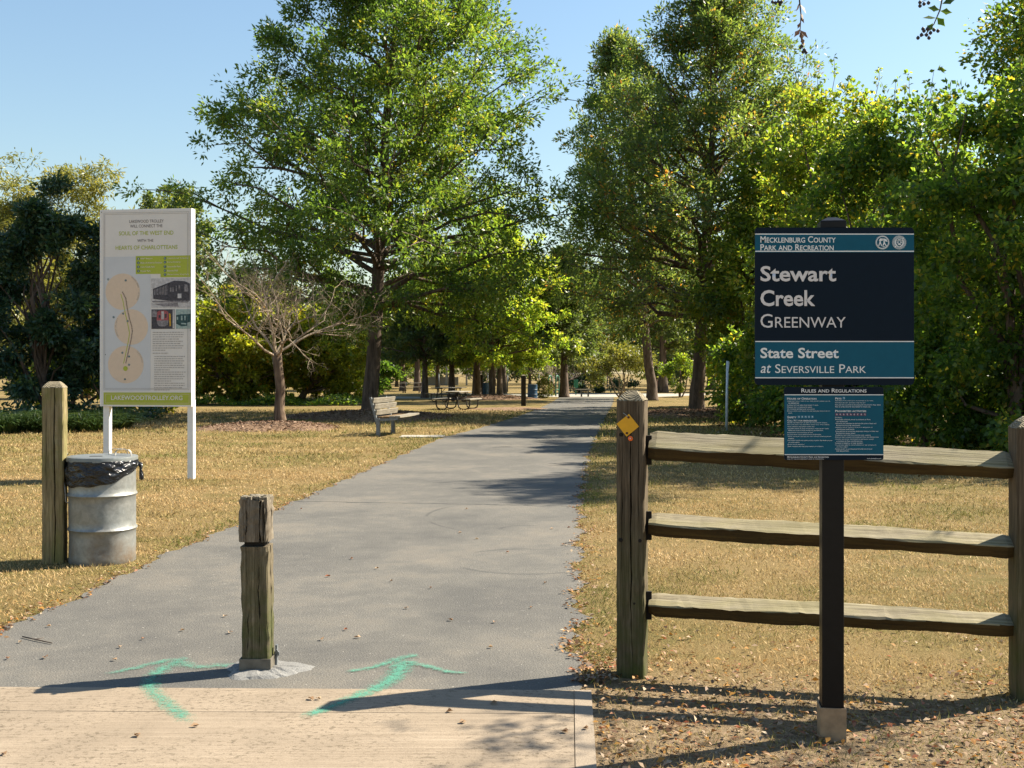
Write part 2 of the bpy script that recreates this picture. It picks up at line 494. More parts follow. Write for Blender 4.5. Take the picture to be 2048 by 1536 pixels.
M['mono_dark'] = plain('photo_dark_tone', (0.05, 0.045, 0.055), 0.6, var=0.5, scale=40)
M['mono_mid'] = plain('photo_mid_tone', (0.2, 0.18, 0.19), 0.6, var=0.5, scale=40)
M['mono_light'] = plain('photo_light_tone', (0.48, 0.45, 0.45), 0.6, var=0.25, scale=30)
M['photo_red'] = plain('photo_red_tone', (0.34, 0.08, 0.09), 0.6, var=0.4, scale=40)
M['photo_teal'] = plain('photo_dark_teal_tone', (0.02, 0.06, 0.065), 0.6, var=0.5, scale=40)
M['photo_yellow'] = plain('photo_yellow_tone', (0.5, 0.28, 0.02), 0.6, var=0.3, scale=40)
M['photo_pale_teal'] = plain('photo_pale_teal_tone', (0.3, 0.38, 0.36), 0.6, var=0.25, scale=40)
M['yellow'] = plain('yellow_reflector_sheet', (0.72, 0.36, 0.008), 0.45, 0, 0.4, 0.06)
M['orange'] = plain('orange_reflector', (0.8, 0.14, 0.02), 0.35, 0, 0.5, 0.1)
M['rust'] = plain('rusty_bolt', (0.08, 0.025, 0.012), 0.8)
M['bag'] = None
t = NT('black_plastic_bag')
v = t.coord("Object", (1, 1, 2.2))
f = t.noise(v, 9, 4, 0.6, 1.2)
M['bag'] = t.done(t.bsdf((0.006, 0.006, 0.008), 0.16, 0, 0.6, f, 0.9, 0.03))

def galv_mat(name, lo, hi, stain, metal=0.55):
    t = NT(name)
    v = t.coord()
    f = t.noise(v, 16, 6, 0.7, 1.0)
    f2 = t.noise(v, 4.5, 5, 0.65)
    c = t.ramp(f, [(0.3, lo), (0.7, hi)])
    sp = t.n("ShaderNodeSeparateXYZ"); t.l(v, sp.inputs[0])
    mr = t.n("ShaderNodeMapRange")
    mr.inputs["From Min"].default_value = 0.0; mr.inputs["From Max"].default_value = 0.34
    mr.inputs["To Min"].default_value = 1.0; mr.inputs["To Max"].default_value = 0.0
    t.l(sp.outputs[2], mr.inputs[0])
    k = t.math('MULTIPLY', t.math('ADD', mr.outputs[0], 0.28), t.ramp(f2, [(0.38, 0.0), (0.62, 0.75)]), True)
    c = t.mix(k, c, stain)
    met = t.math('MULTIPLY', t.math('SUBTRACT', 1.0, k), metal)
    scr = t.noise(t.coord("Object", (1, 1, 5)), 45, 3, 0.7)
    c = t.mix(t.ramp(scr, [(0.66, 0.0), (0.72, 0.5)]), c, [min(1, x * 1.5) for x in hi])
    return t.done(t.bsdf(c, 0.5, met, 0.4, f, 0.12, 0.01))
M['galv'] = galv_mat('galvanised_steel', (0.2046, 0.2139, 0.2046), (0.3348, 0.3410, 0.3224), (0.1364, 0.0930, 0.0558))
M['lid'] = galv_mat('grey_lid_steel', (0.1540, 0.1680, 0.1645), (0.2380, 0.2520, 0.2450), (0.1400, 0.1260, 0.1050), 0.4)
M['blue_drum'] = plain('dark_blue_drum_paint', (0.02, 0.06, 0.115), 0.45, 0, 0.4, 0.3, 12)
M['collar'] = plain('weathered_steel_collar', (0.13, 0.115, 0.09), 0.6, 0.1, 0.3, 0.3, 20)
M['steel'] = plain('galvanised_bracket', (0.35, 0.34, 0.32), 0.5, 0.4, 0.4, 0.25, 25)
M['green_metal'] = plain('green_playground_paint', (0.012, 0.12, 0.07), 0.45, 0, 0.4, 0.2)
M['grey_pole'] = plain('dark_grey_pole', (0.05, 0.055, 0.055), 0.5, 0.2, 0.4, 0.2)
M['pale_pole'] = plain('pale_reflective_pole', (0.5, 0.56, 0.6), 0.45, 0.1, 0.4, 0.2, 12)
M['bench_metal'] = plain('weathered_bench_post', (0.15, 0.16, 0.165), 0.55, 0.2, 0.4, 0.3, 20)
M['table_metal'] = plain('brown_table_pipe', (0.03, 0.024, 0.02), 0.5, 0.3, 0.4, 0.2)
M['orange_net'] = plain('orange_safety_net', (0.42, 0.10, 0.035), 0.6)
M['roof'] = plain('dark_shelter_roof', (0.035, 0.03, 0.03), 0.7)
M['white_wall'] = plain('pale_shelter_wall', (0.30, 0.29, 0.26), 0.7)
M['pod'] = plain('dark_seed_pods', (0.035, 0.03, 0.028), 0.6, 0, 0.3, 0.4, 60)
M['berry'] = M['pod']

def paint_mat():
    t = NT('green_spray_paint')
    a = t.n("ShaderNodeAttribute", attribute_name="cov")
    f = t.noise(t.wpos(), 150, 4, 0.75)
    f2 = t.noise(t.wpos(), 26, 4, 0.7)
    k = t.math('ADD', t.math('MULTIPLY', a.outputs["Fac"], 1.55), t.math('MULTIPLY', t.math('SUBTRACT', f, 0.5), 3.2))
    k = t.math('ADD', k, t.math('MULTIPLY', t.math('SUBTRACT', f2, 0.5), 1.8))
    al = t.ramp(t.math('SUBTRACT', k, 0.34), [(0.05, 0.0), (0.95, 0.80)])
    edge = t.ramp(a.outputs["Fac"], [(0.0, 0.0), (0.25, 1.0)])
    al = t.math('MULTIPLY', al, edge)
    p = t.bsdf((0.085, 0.29, 0.205), 0.8, 0, 0.15)
    tr = t.n("ShaderNodeBsdfTransparent")
    mx = t.n("ShaderNodeMixShader")
    t.l(al, mx.inputs[0]); t.l(tr.outputs[0], mx.inputs[1]); t.l(p.outputs[0], mx.inputs[2])
    return t.done(mx)
M['spray'] = paint_mat()

# ------------------------------------------------------------------ path geometry shared by the ground pieces
LEFT_EDGE = [(3.0, -3.6), (3.6, -3.25), (4.03, -3.05), (4.9, -2.98), (5.9, -2.93), (8.3, -2.58), (11.1, -2.26), (16.3, -1.62), (18.7, -0.97), (22.3, -0.16), (23.8, 0.17), (29.4, 1.18), (36.5, 2.22), (43.0, 3.0)]
RIGHT_EDGE = [(3.0, 0.32), (3.81, 0.36), (4.86, 0.47), (8.3, 0.83), (13.2, 1.49), (19.2, 2.48), (30.2, 4.38), (37.0, 5.5), (43.0, 6.4)]
LEFT_EDGE = [(d_ * YS, x_) for d_, x_ in LEFT_EDGE]
RIGHT_EDGE = [(d_ * YS, x_) for d_, x_ in RIGHT_EDGE]
def edge_l(d): return np.interp(d, [p[0] for p in LEFT_EDGE], [p[1] for p in LEFT_EDGE])
def edge_r(d): return np.interp(d, [p[0] for p in RIGHT_EDGE], [p[1] for p in RIGHT_EDGE])
def wig(d, s):
    return (0.030 * np.sin(d * 5.1 + s) + 0.022 * np.sin(d * 11.7 + 2.1 * s) + 0.016 * np.sin(d * 27.3 + 3.3 * s) + 0.010 * np.sin(d * 55.0 + s))
APRON_Y = 3.335 * YS
def apron_r(y): return 0.385 - (APRON_Y - y) * 0.083 / YS
def apron_line(x): return APRON_Y - 0.02 * (x + 1.3)

def fbm(x, y, s=0.0):
    v = 0
    for f, a in ((0.55, 1.0), (1.3, 0.6), (3.1, 0.4), (7.3, 0.25)):
        v = v + a * np.sin(x * f * 1.7 + y * f * 0.9 + s + 1.3 * np.sin(y * f * 1.3 + s)) * np.cos(y * f * 1.9 - x * f * 0.6 + 2.3 * s + 1.1 * np.sin(x * f * 1.1))
    return v / 1.4

# ground: one sheet to the horizon
me = bpy.data.meshes.new("ground")
me.from_pydata([(-600, -40, 0), (600, -40, 0), (600, 900, 0), (-600, 900, 0)], [], [(0, 1, 2, 3)])
tag(link("ground", me, M['lawn']), kind="structure")

# asphalt path with ragged edges
ds = np.concatenate([[APRON_Y - 0.1], np.arange(APRON_Y + 0.06, 12 * YS, 0.06), np.arange(12 * YS, 43.01 * YS, 0.4)])
vs, fs = [], []
NCOL = 7
for d in ds:
    xl = float(edge_l(d) + wig(d, 1.0)); xr = float(edge_r(d) + wig(d, 4.0) * 1.4)
    for k in range(NCOL):
        x = xl + (xr - xl) * k / (NCOL - 1)
        yy = d if d > APRON_Y else float(apron_line(x)) + 0.003
        vs.append((x, yy, 0.006))
for i in range(len(ds) - 1):
    for k in range(NCOL - 1):
        a = i * NCOL + k
        fs.append((a, a + 1, a + NCOL + 1, a + NCOL))
mb = MB(); mb.add(vs, fs)
path = tag(mb.build("asphalt_path", M['asphalt']), kind="structure")

# concrete apron: two slabs, a trowelled margin
apron = empty("concrete_apron"); tag(apron, kind="structure")
def slab(name, pts, z, mat):
    m_ = MB()
    n = len(pts)
    m_.add([(x, y, z) for x, y in pts] + [(x, y, -0.05) for x, y in pts], [tuple(range(n))] + [(i, n + i, n + (i + 1) % n, (i + 1) % n) for i in range(n)])
    return m_.build(name, mat, apron)
JY = 3.085 * YS
g = 0.003
slab("slab", [(-9, JY + g + 0.15), (apron_r(JY) - 0.085, JY + g), (apron_r(APRON_Y) - 0.085, apron_line(0.3) - 0.003), (-9, apron_line(-9) - 0.003)], 0.0085, M['apron'])
slab("slab", [(-9, 2.0), (apron_r(2.0) - 0.085, 2.0), (apron_r(JY) - 0.085, JY - g), (-9, JY - g + 0.15)], 0.0085, M['apron'])
slab("margin", [(apron_r(2.0) - 0.0825, 2.0), (apron_r(2.0), 2.0), (apron_r(APRON_Y), APRON_Y - 0.035), (apron_r(APRON_Y) - 0.0825, APRON_Y - 0.035)], 0.0095, M['apron_edge'])

# pale paving beyond the end of the path and the bench pad
m_ = MB(); m_.add([(x_, y_ * YS, 0.008) for x_, y_ in ((1.5, 43.0), (9.0, 43.0), (14, 47.5), (14, 50), (-4, 50), (-1.5, 46.5))], [(0, 1, 2, 3, 4, 5)])
tag(m_.build("cross_pavement", M['pad']), kind="structure")
m_ = MB()
m_.box((-2.15, 16.42 * YS, 0.006), (1.05, 0.7, 0.04))
tag(m_.build("bench_pavement", M['pad']), kind="structure")
m_ = MB()
m_.add([(x_, y_ * YS, 0.008) for x_, y_ in ((-7.5, 40.5), (-3.2, 40.0), (-3.0, 43.0), (-8.2, 44.0))], [(0, 1, 2, 3)])
tag(m_.build("picnic_pavement", M['pad']), kind="structure")

# mulch mounds
MOUNDS = []
def mound(name, cx, cy, rx, ry, h, seed, mat=None):
    cy *= YS; ry *= YS
    MOUNDS.append((cx, cy, rx, ry, h))
    r = np.random.default_rng(seed)
    vs, fs = [(cx, cy, h)], []
    nr, na = 9, 44
    for i in range(1, nr + 1):
        q = i / nr
        for k in range(na):
            an = 2 * math.pi * k / na
            wob = 1 + 0.12 * math.sin(3 * an + seed) + 0.07 * math.sin(7 * an + 2 * seed)
            z = h * (1 - q * q) ** 1.0 + r.normal(0, 0.012) * (1 - q)
            vs.append((cx + rx * q * wob * math.cos(an), cy + ry * q * wob * math.sin(an), max(z, 0.0) if i < nr else -0.01))
    for k in range(na): fs.append((0, 1 + k, 1 + (k + 1) % na))
    for i in range(nr - 1):
        for k in range(na):
            a = 1 + i * na + k; b = 1 + i * na + (k + 1) % na
            fs.append((a, a + na, b + na, b))
    m_ = MB(); m_.add(vs, fs)
    o = m_.build(name, mat or M['mulch_soil'], smooth=True)
    return tag(o, kind="structure")
mound("mulch_mound", -6.75, 19.0, 1.95, 1.25, 0.16, 3)
mound("mulch_mound", -5.0, 23.6, 3.1, 2.0, 0.22, 5)
mound("mulch_mound", -1.15, 40.2, 2.6, 2.0, 0.22, 8)
mound("mulch_mound", 6.9, 25.0, 2.4, 2.2, 0.18, 9)
mound("mulch_mound", -0.1, 28.9, 1.7, 1.3, 0.06, 12)

# ------------------------------------------------------------------ leaf-like face clouds
def unit(a):
    return a / np.maximum(np.linalg.norm(a, axis=1, keepdims=True), 1e-9)

def leaf_cloud(name, P, D, N, L, W, tone, mat, parent=None, fold=0.22, extra=None):
    n = len(P)
    D = unit(D); S = unit(np.cross(D, N)); N = np.cross(S, D)
    L = L[:, None]; W = W[:, None]
    V = np.empty((n, 4, 3), dtype=np.float32)
    V[:, 0] = P
    V[:, 1] = P + D * L * 0.48 + S * W * 0.5 + N * fold * W
    V[:, 2] = P + D * L
    V[:, 3] = P + D * L * 0.48 - S * W * 0.5 + N * fold * W
    me = bpy.data.meshes.new(name)
    me.vertices.add(n * 4); me.loops.add(n * 4); me.polygons.add(n)
    me.vertices.foreach_set("co", V.ravel())
    me.loops.foreach_set("vertex_index", np.arange(n * 4, dtype=np.int32))
    me.polygons.foreach_set("loop_start", np.arange(0, n * 4, 4, dtype=np.int32))
    me.polygons.foreach_set("loop_total", np.full(n, 4, dtype=np.int32))
    a = me.attributes.new("tone", 'FLOAT', 'FACE')
    a.data.foreach_set("value", np.clip(tone, 0, 1).astype(np.float32))
    if extra:
        for k, arr in extra.items():
            b = me.attributes.new(k, 'FLOAT', 'FACE')
            b.data.foreach_set("value", np.clip(arr, 0, 1).astype(np.float32))
    me.update(calc_edges=True)
    return link(name, me, mat, parent)

def clump_leaves(r, centers, per, sigma, length, width, out_from=None, up=0.7, droop=0.15, flat=0.75, tone_mu=0.4, tone_sd=0.2, clump_tone=0.14, spray=11):
    """leaves around clump centres: positions, directions, normals, sizes, tones"""
    n = len(centers) * per
    C = np.repeat(np.asarray(centers, dtype=float), per, axis=0)
    off = r.normal(0, 1, (n, 3))
    off *= (np.abs(r.normal(0.9, 0.35, n)) / np.linalg.norm(off, axis=1))[:, None]
    sg = np.repeat(sigma * r.uniform(0.65, 1.35, len(centers)), per)[:, None]
    off2 = off * sg * np.array([1, 1, flat])
    # leaves sit in sprays: several small fans per clump
    m = max(1, per // spray)
    nc = len(centers)
    so = r.normal(0, 1, (nc, m, 3)); so *= (np.abs(r.normal(0.85, 0.35, (nc, m))) / np.linalg.norm(so, axis=2))[:, :, None]
    pick = r.integers(0, m, (nc, per))
    S0 = so[np.arange(nc)[:, None], pick].reshape(-1, 3)
    off = S0 * 0.75 + r.normal(0, 1, (n, 3)) * 0.22
    off2 = off * sg * np.array([1, 1, flat])
    off = S0 * 0.5 + (off - S0 * 0.75) * 3.0
    P = C + off2
    D = unit(off) * 1.0 + r.normal(0, 0.45, (n, 3)) + np.array([0, 0, -droop])
    if out_from is not None:
        D += unit(C - np.asarray(out_from)) * 0.5
    N = r.normal(0, 0.75, (n, 3)) + np.array([0, 0, up])
    L = length * r.uniform(0.6, 1.25, n); W = width * r.uniform(0.7, 1.2, n)
    T = r.normal(tone_mu, tone_sd, n) + np.repeat(r.normal(0, clump_tone, len(centers)), per)
    return P, D, N, L, W, T

# ------------------------------------------------------------------ trees
def curve_pts(a, b, r, n=5, sag=0.0, wob=0.06):
    a = Vector(a); b = Vector(b)
    L = (b - a).length
    out = []
    for i in range(n):
        q = i / (n - 1)
        p = a.lerp(b, q)
        if 0 < i < n - 1:
            p = p + Vector((r.normal(0, 1), r.normal(0, 1), r.normal(0, 1))) * L * wob * 0.5
        p.z += sag * L * math.sin(math.pi * q)
        out.append(p)
    return out

def tree(name, label, cat, x, y, seed, H, trunk_r, prof, base_h, mat, bark, n_limb=60, n_sub=8, per=100, sigma=0.45,
         leaf=(0.15, 0.07), ang=(15, 48), lean=(0.0, 0.0), offset=(0.0, 0.0), tone=(0.4, 0.2), group=None, up=0.6, inner=0.35, flare=1.5):
    r = np.random.default_rng(seed)
    y = y * YS
    root = empty(name, (x, y, 0), 0, label, cat, group)
    zs = [p[0] for p in prof]; rs = [p[1] for p in prof]
    tb = MB()
    npt = 12
    tp, tr_ = [], []
    for i in range(npt):
        q = i / (npt - 1)
        z = q * H * 0.97
        wob = 0.012 * H * q
        tp.append(Vector((offset[0] * q + lean[0] * z + r.normal(0, 1) * wob * 0.25, offset[1] * q + lean[1] * z + r.normal(0, 1) * wob * 0.25, z)))
        tr_.append(max(0.02, trunk_r * (1 - q) ** 0.85))
    pts = [Vector((0, 0, -0.05)), Vector((0, 0, 0.12)), Vector((0, 0, 0.4)), Vector((0, 0, 0.9))] + [p for p in tp if p.z > 1.2]
    rad = [trunk_r * flare, trunk_r * (1 + (flare - 1) * 0.55), trunk_r * 1.14, trunk_r * 1.02] + [q for p, q in zip(tp, tr_) if p.z > 1.2]
    tb.tube(pts, rad, 14)
    trunk = tb.build("trunk", bark, root, True)
    bb = MB()
    centers = []
    def trunk_at(z):
        z = min(max(z, 0), H * 0.97)
        q = z / (H * 0.97) * (npt - 1)
        i = min(int(q), npt - 2)
        return tp[i].lerp(tp[i + 1], q - i), tr_[i] * (1 - (q - i)) + tr_[i + 1] * (q - i)
    for k in range(n_limb):
        q = ((k + 0.5) / n_limb) ** 0.85
        ze = zs[0] + (zs[-1] - zs[0]) * q
        az = k * 2.39996 + r.normal(0, 0.25)
        re = float(np.interp(ze, zs, rs)) * r.uniform(0.72, 1.06)
        a = R(ang[0] + (ang[1] - ang[0]) * q + r.normal(0, 6))
        zst = max(base_h, ze - re * math.tan(a))
        if zst > H * 0.9: zst = H * 0.9
        p0, tr0 = trunk_at(zst)
        pc, _ = trunk_at(ze)
        end = Vector((pc.x + re * math.cos(az), pc.y + re * math.sin(az), ze))
        lr = min(tr0 * 0.5, 0.016 * (end - p0).length + 0.02)
        lp = curve_pts(p0, end, r, 5, 0.04 if q < 0.4 else -0.03)
        bb.tube(lp, [lr, lr * 0.8, lr * 0.55, lr * 0.32, lr * 0.12], 5, False)
        for j in range(n_sub):
            s_ = inner + (1 - inner) * (j + r.uniform(0.1, 0.9)) / n_sub
            i0 = min(int(s_ * 4), 3)
            b0 = lp[i0].lerp(lp[i0 + 1], s_ * 4 - i0)
            dv = Vector((r.normal(0, 1), r.normal(0, 1), r.normal(0.15, 0.65)))
            dv.normalize()
            ln = min((0.16 + 0.2 * r.random()) * max(re, 1.2) * (1.15 - 0.5 * s_), 1.35)
            b1 = b0 + dv * ln + (end - p0).normalized() * ln * 0.5
            bb.tube([b0, b0.lerp(b1, 0.5) + Vector((0, 0, 0.03 * ln)), b1], [lr * 0.3 * (1.1 - s_ * 0.7) + 0.006, lr * 0.16 + 0.005, 0.004], 3, False)
            centers.append(b1[:]);
            if r.random() < 0.5:
                centers.append(b0.lerp(b1, 0.55)[:])
        centers.append(end[:])
    bb.build("branches", bark, root, True)
    pr = max(8, int(per * n_limb * n_sub / len(centers)))
    P, D, N, L, W, T = clump_leaves(r, centers, pr, sigma, leaf[0], leaf[1], (offset[0], offset[1], H * 0.45), up, 0.15, 0.75, tone[0], tone[1])
    leaf_cloud("crown", P, D, N, L, W, T, mat, root)
    return root

def lumpy(r, ells, n):
    """clump centres on boughs: knobs of foliage standing proud of lumpy ellipsoids, hollows between them"""
    if n > 90:
        knobs = lumpy0(r, ells, max(8, n // 9))
        m = int(math.ceil(n / len(knobs)))
        K = np.repeat(knobs, m, axis=0)
        sc_ = np.mean([(e[3] + e[4] + e[5]) / 3 for e in ells])
        rad = np.repeat(r.uniform(0.16, 0.42, len(knobs)) * sc_, m)
        u = unit(r.normal(0, 1, (len(K), 3)) + np.array([0, -0.25, 0.35]))
        p = K + u * rad[:, None] * np.array([1, 1, 0.8])
        return p[p[:, 2] > 0.08]
    return lumpy0(r, ells, n)

def lumpy0(r, ells, n):
    """points on and just inside lumpy ellipsoids"""
    vol = np.array([e[3] * e[4] + e[4] * e[5] + e[3] * e[5] for e in ells])
    cnt = np.maximum(1, (n * vol / vol.sum()).astype(int))
    out = []
    for e, c in zip(ells, cnt):
        u = unit(r.normal(0, 1, (c, 3)))
        k = 1 + 0.16 * np.sin(u[:, 0] * 7 + e[0] * 3) * np.cos(u[:, 2] * 6 + e[1]) + 0.10 * np.sin(u[:, 1] * 11 + u[:, 2] * 9 + e[2] * 5)
        rad = k * (1 - np.abs(r.normal(0, 0.17, c)))
        out.append(np.stack([e[0] + u[:, 0] * e[3] * rad, e[1] + u[:, 1] * e[4] * rad, e[2] + u[:, 2] * e[5] * rad], 1))
    p = np.concatenate(out)
    return p[p[:, 2] > 0.08]

def mass(name, label, cat, x, y, seed, ells, n_clump, per, sigma, leaf, mat, bark, trunk_r=0.14, tone=(0.4, 0.2), up=0.6, droop=0.25, group=None, stems=1, spread=0.2, flat=0.85, crown_name="crown", lean=None):
    """shrubs, vine-covered trees, evergreens: lumpy volume of leaf clumps on a branching frame; ellipsoids are relative to the base"""
    r = np.random.default_rng(seed)
    y = y * YS
    ells = [(e[0], e[1] * 1.3, e[2], e[3], e[4] * 1.25, e[5]) for e in ells]
    root = empty(name, (x, y, 0), 0, label, cat, group)
    tb = MB()
    zmax = max(e[2] + e[5] for e in ells)
    tops = []
    for s_ in range(stems):
        a = 2 * math.pi * s_ / stems + seed
        b = Vector((spread * math.cos(a), spread * math.sin(a), 0)) if stems > 1 else Vector((0, 0, 0))
        tgt = ells[s_ % len(ells)]
        top = Vector((tgt[0], tgt[1], tgt[2] + tgt[5] * 0.3))
        if lean: top = Vector(lean)
        tops.append((b, top))
        lp = curve_pts((b.x * 0.35, b.y * 0.35, -0.05), top, r, 6, 0.0, 0.05)
        tb.tube(lp, [trunk_r * 1.3, trunk_r, trunk_r * 0.85, trunk_r * 0.7, trunk_r * 0.5, trunk_r * 0.2], 8)
    for e in ells:
        b, top = tops[0]
        st = Vector((0, 0, 0)).lerp(top, min(0.85, max(0.2, (e[2] - e[5] * 0.6) / max(zmax, 0.1))))
        for _ in range(3):
            en = Vector((e[0] + r.normal(0, 0.4) * e[3], e[1] + r.normal(0, 0.4) * e[4], e[2] + r.normal(0.1, 0.35) * e[5]))
            if en.z < 0.1: en.z = 0.1
            tb.tube(curve_pts(st, en, r, 4, 0.05, 0.1), [trunk_r * 0.45, trunk_r * 0.33, trunk_r * 0.2, 0.008], 5, False)
    tb.build("trunk" if stems == 1 else "stems", bark, root, True)
    C = lumpy(r, ells, n_clump)
    zc = sum(e[2] for e in ells) / len(ells)
    P, D, N, L, W, T = clump_leaves(r, C, per, sigma, leaf[0], leaf[1], (0, 0, zc * 0.6), up, droop, flat, tone[0], tone[1])
    k = P[:, 2] > 0.02
    leaf_cloud(crown_name, P[k], D[k], N[k], L[k], W[k], T[k], mat, root)
    return root

# the tall oak left of the path
OAK = [(3.0, 5.0), (4.2, 6.4), (6.4, 7.0), (8.6, 6.9), (10.6, 5.9), (12.8, 5.2), (15.1, 4.1), (17.6, 2.3), (19.6, 0.5)]
tree("oak_tree", "tall full-crowned oak with thick straight trunk behind the wooden bench, left of the path", "tree", -5.16, 24.9, 21, 20.0, 0.29, OAK, 4.0,
     M['leaf_oak'], M['bark'], n_limb=104, n_sub=10, per=150, sigma=0.56, leaf=(0.185, 0.078), ang=(2, 50), offset=(1.1, 0.0), tone=(0.42, 0.2), inner=0.3)
# big trees right of the path
WOAK = [(2.9, 3.6), (4.6, 5.2), (7.2, 5.5), (9.6, 4.9), (12.0, 3.9), (14.2, 2.6), (16.3, 0.5)]
tree("oak_tree", "tall dark willow oak, nearest trunk right of the path, behind the fence", "tree", 6.9, 25.5, 33, 16.6, 0.26, WOAK, 3.6,
     M['leaf_willow_oak'], M['bark'], n_limb=96, n_sub=9, per=118, sigma=0.52, leaf=(0.18, 0.068), ang=(6, 54), offset=(0.9, 0.0), tone=(0.45, 0.22), inner=0.3)
WOAK2 = [(4.2, 3.2), (6.5, 4.0), (10.0, 4.0), (13.5, 3.2), (16.5, 2.2), (19.6, 0.5)]
tree("oak_tree", "tall narrow oak with slim dark trunk, farther right of the path above the fence post", "tree", 7.75, 37.8, 35, 20.0, 0.27, WOAK2, 4.0,
     M['leaf_willow_oak'], M['bark'], n_limb=64, n_sub=8, per=85, sigma=0.55, leaf=(0.27, 0.09), ang=(12, 60), offset=(-2.2, -2.2), tone=(0.42, 0.2), inner=0.3)
MIDP = [(2.0, 3.0), (3.0, 4.3), (4.8, 4.7), (6.8, 4.2), (9.0, 2.9), (11.2, 0.5)]
mid_oak = tree("young_oak", "bright green young oak on a mulch ring beside the picnic table", "tree", -1.2, 41.0, 41, 11.5, 0.19, MIDP, 2.2,
     M['leaf_oak_bright'], M['bark'], n_limb=56, n_sub=8, per=80, sigma=0.45, leaf=(0.23, 0.115), ang=(8, 50), tone=(0.58, 0.22), inner=0.25)
dark_oak = tree("young_oak", "dark oak standing close to the left edge where the path ends", "tree", 3.25, 42.5, 43, 9.4, 0.26, [(2.6, 2.0), (4.0, 2.6), (5.8, 2.5), (7.6, 1.6), (9.2, 0.3)], 2.6,
     M['leaf_far'], M['bark'], n_limb=40, n_sub=7, per=65, sigma=0.45, leaf=(0.26, 0.12), ang=(10, 50), tone=(0.35, 0.2), inner=0.25)
tag(dark_oak, group="oaks in the picnic grove")
tag(mid_oak, group="oaks in the picnic grove")
shade_oak = tree("young_oak", "dark-crowned oak left of the picnic table with single slim trunk", "tree", -5.3, 41.5, 45, 8.6, 0.2, [(2.2, 2.6), (3.4, 3.6), (5.0, 3.6), (6.8, 2.5), (8.4, 0.4)], 2.3,
     M['leaf_far'], M['bark'], n_limb=38, n_sub=7, per=60, sigma=0.45, leaf=(0.26, 0.12), ang=(8, 48), tone=(0.25, 0.2), inner=0.25)
tag(shade_oak, group="oaks in the picnic grove")
def regrow(src, x, y, rz, s, label, group="oaks in the picnic grove"):
    c = copy_tree(src)
    c.location = (x, y * YS, 0); c.rotation_euler = (0, 0, rz); c.scale = (s, s, s)
    tag(c, label, "tree", group)
    return c
regrow(shade_oak, -3.75, 42.5, 1.4, 1.0, "oak with a low forked trunk directly behind the picnic table")
regrow(dark_oak, -2.3, 44.5, 2.2, 1.05, "thick-trunked oak beside the farther blue drum")
regrow(mid_oak, -0.85, 47.0, 3.3, 1.0, "oak just behind the bright green young oak")
regrow(shade_oak, -9.3, 58.0, 0.6, 1.15, "leftmost oak trunk on the far lawn behind the bench")
regrow(dark_oak, -7.9, 57.0, 1.9, 1.1, "second oak trunk from the left on the far lawn")
regrow(mid_oak, -7.2, 66.0, 4.2, 1.05, "thin oak farthest back on the left lawn")
regrow(shade_oak, -0.6, 49.5, 2.7, 1.0, "oak with brown double trunk behind the bright young oak")
regrow(dark_oak, 11.5, 52.0, 0.9, 1.3, "dark oak in the shade beyond the orange netting")

# bare trees
def bare_tree(name, label, x, y, seed, H, trunk_h, tr, levels, mat_t, mat_b, spread=1.0, group=None, n0=7):
    r = np.random.default_rng(seed)
    root = empty(name, (x, y * YS, 0), 0, label, "tree", group)
    tb = MB()
    pts = [(0, 0, -0.05), (0.01, 0, 0.15), (-0.02, 0, 0.45), (0.02, 0.01, trunk_h * 0.5), (-0.06, 0.02, trunk_h * 0.8), (-0.1, 0, trunk_h)]
    tb.tube(pts, [tr * 1.45, tr * 1.25, tr * 1.0, tr * 0.92, tr * 0.9, tr * 1.0], 12)
    tb.build("trunk", mat_t, root, True)
    bb = MB()
    top = Vector(pts[-1])
    def grow(p, d, L, rad, lev):
        n = 4
        q = [p]
        dd = d.copy()
        for i in range(n):
            dd = (dd + Vector((r.normal(0, 0.15), r.normal(0, 0.15), r.normal(0.02, 0.13)))).normalized()
            q.append(q[-1] + dd * L / n)
        bb.tube(q, [rad, rad * 0.86, rad * 0.72, rad * 0.58, rad * 0.42], 6 if lev < 2 else 4, False)
        if lev >= levels: return
        kids = [5, 4, 3, 3, 2, 2][lev]
        for k in range(kids):
            s_ = 0.3 + 0.7 * (k + 1) / kids
            i0 = min(int(s_ * n), n - 1)
            b = q[i0].lerp(q[i0 + 1], min(1, s_ * n - i0))
            ax = Vector((r.normal(0, 1), r.normal(0, 1), r.normal(0, 0.6))).normalized()
            nd = (dd * 0.75 + ax * 0.75 + Vector((0, 0, 0.10))).normalized()
            grow(b, nd, L * r.uniform(0.38, 0.68), rad * 0.5, lev + 1)
    for k in range(n0):
        a = 2 * math.pi * k / n0 + r.normal(0, 0.2)
        el = R([14, 46, 24, 70, 32, 85, 6, 56, 18][k % 9] + r.normal(0, 5))
        Lf = [1.15, 0.8, 1.05, 0.95, 1.1, 1.05, 1.2, 0.75, 0.9][k % 9]
        d = Vector((math.cos(a) * math.cos(el), math.sin(a) * math.cos(el), math.sin(el)))
        grow(top + Vector((0, 0, -0.15 * r.random())), d, (H - trunk_h) * (0.58 if el > 0.8 else 0.60 * spread) * Lf, tr * 0.27, 0)
    bb.build("branches", mat_b, root, True)
    return root
bare_tree("bare_tree", "leafless pale tree on a mulch mound beside the trolley poster", -6.8, 20.0, 6, 5.6, 2.15, 0.15, 5, M['bark_bare'], M['twig'], 0.95, None, 9)
far_bare = bare_tree("bare_tree", "small leafless tree by the green arches at the end of the path", 2.95, 47.0, 9, 3.1, 0.8, 0.09, 4, M['bark'], M['twig_far'], 0.9, "small bare trees in the grove")
c = copy_tree(far_bare); c.location = (-2.55, 50.5 * YS, 0); c.rotation_euler = (0, 0, 2.0)
tag(c, "small leafless tree behind the farther blue drum", "tree", "small bare trees in the grove")

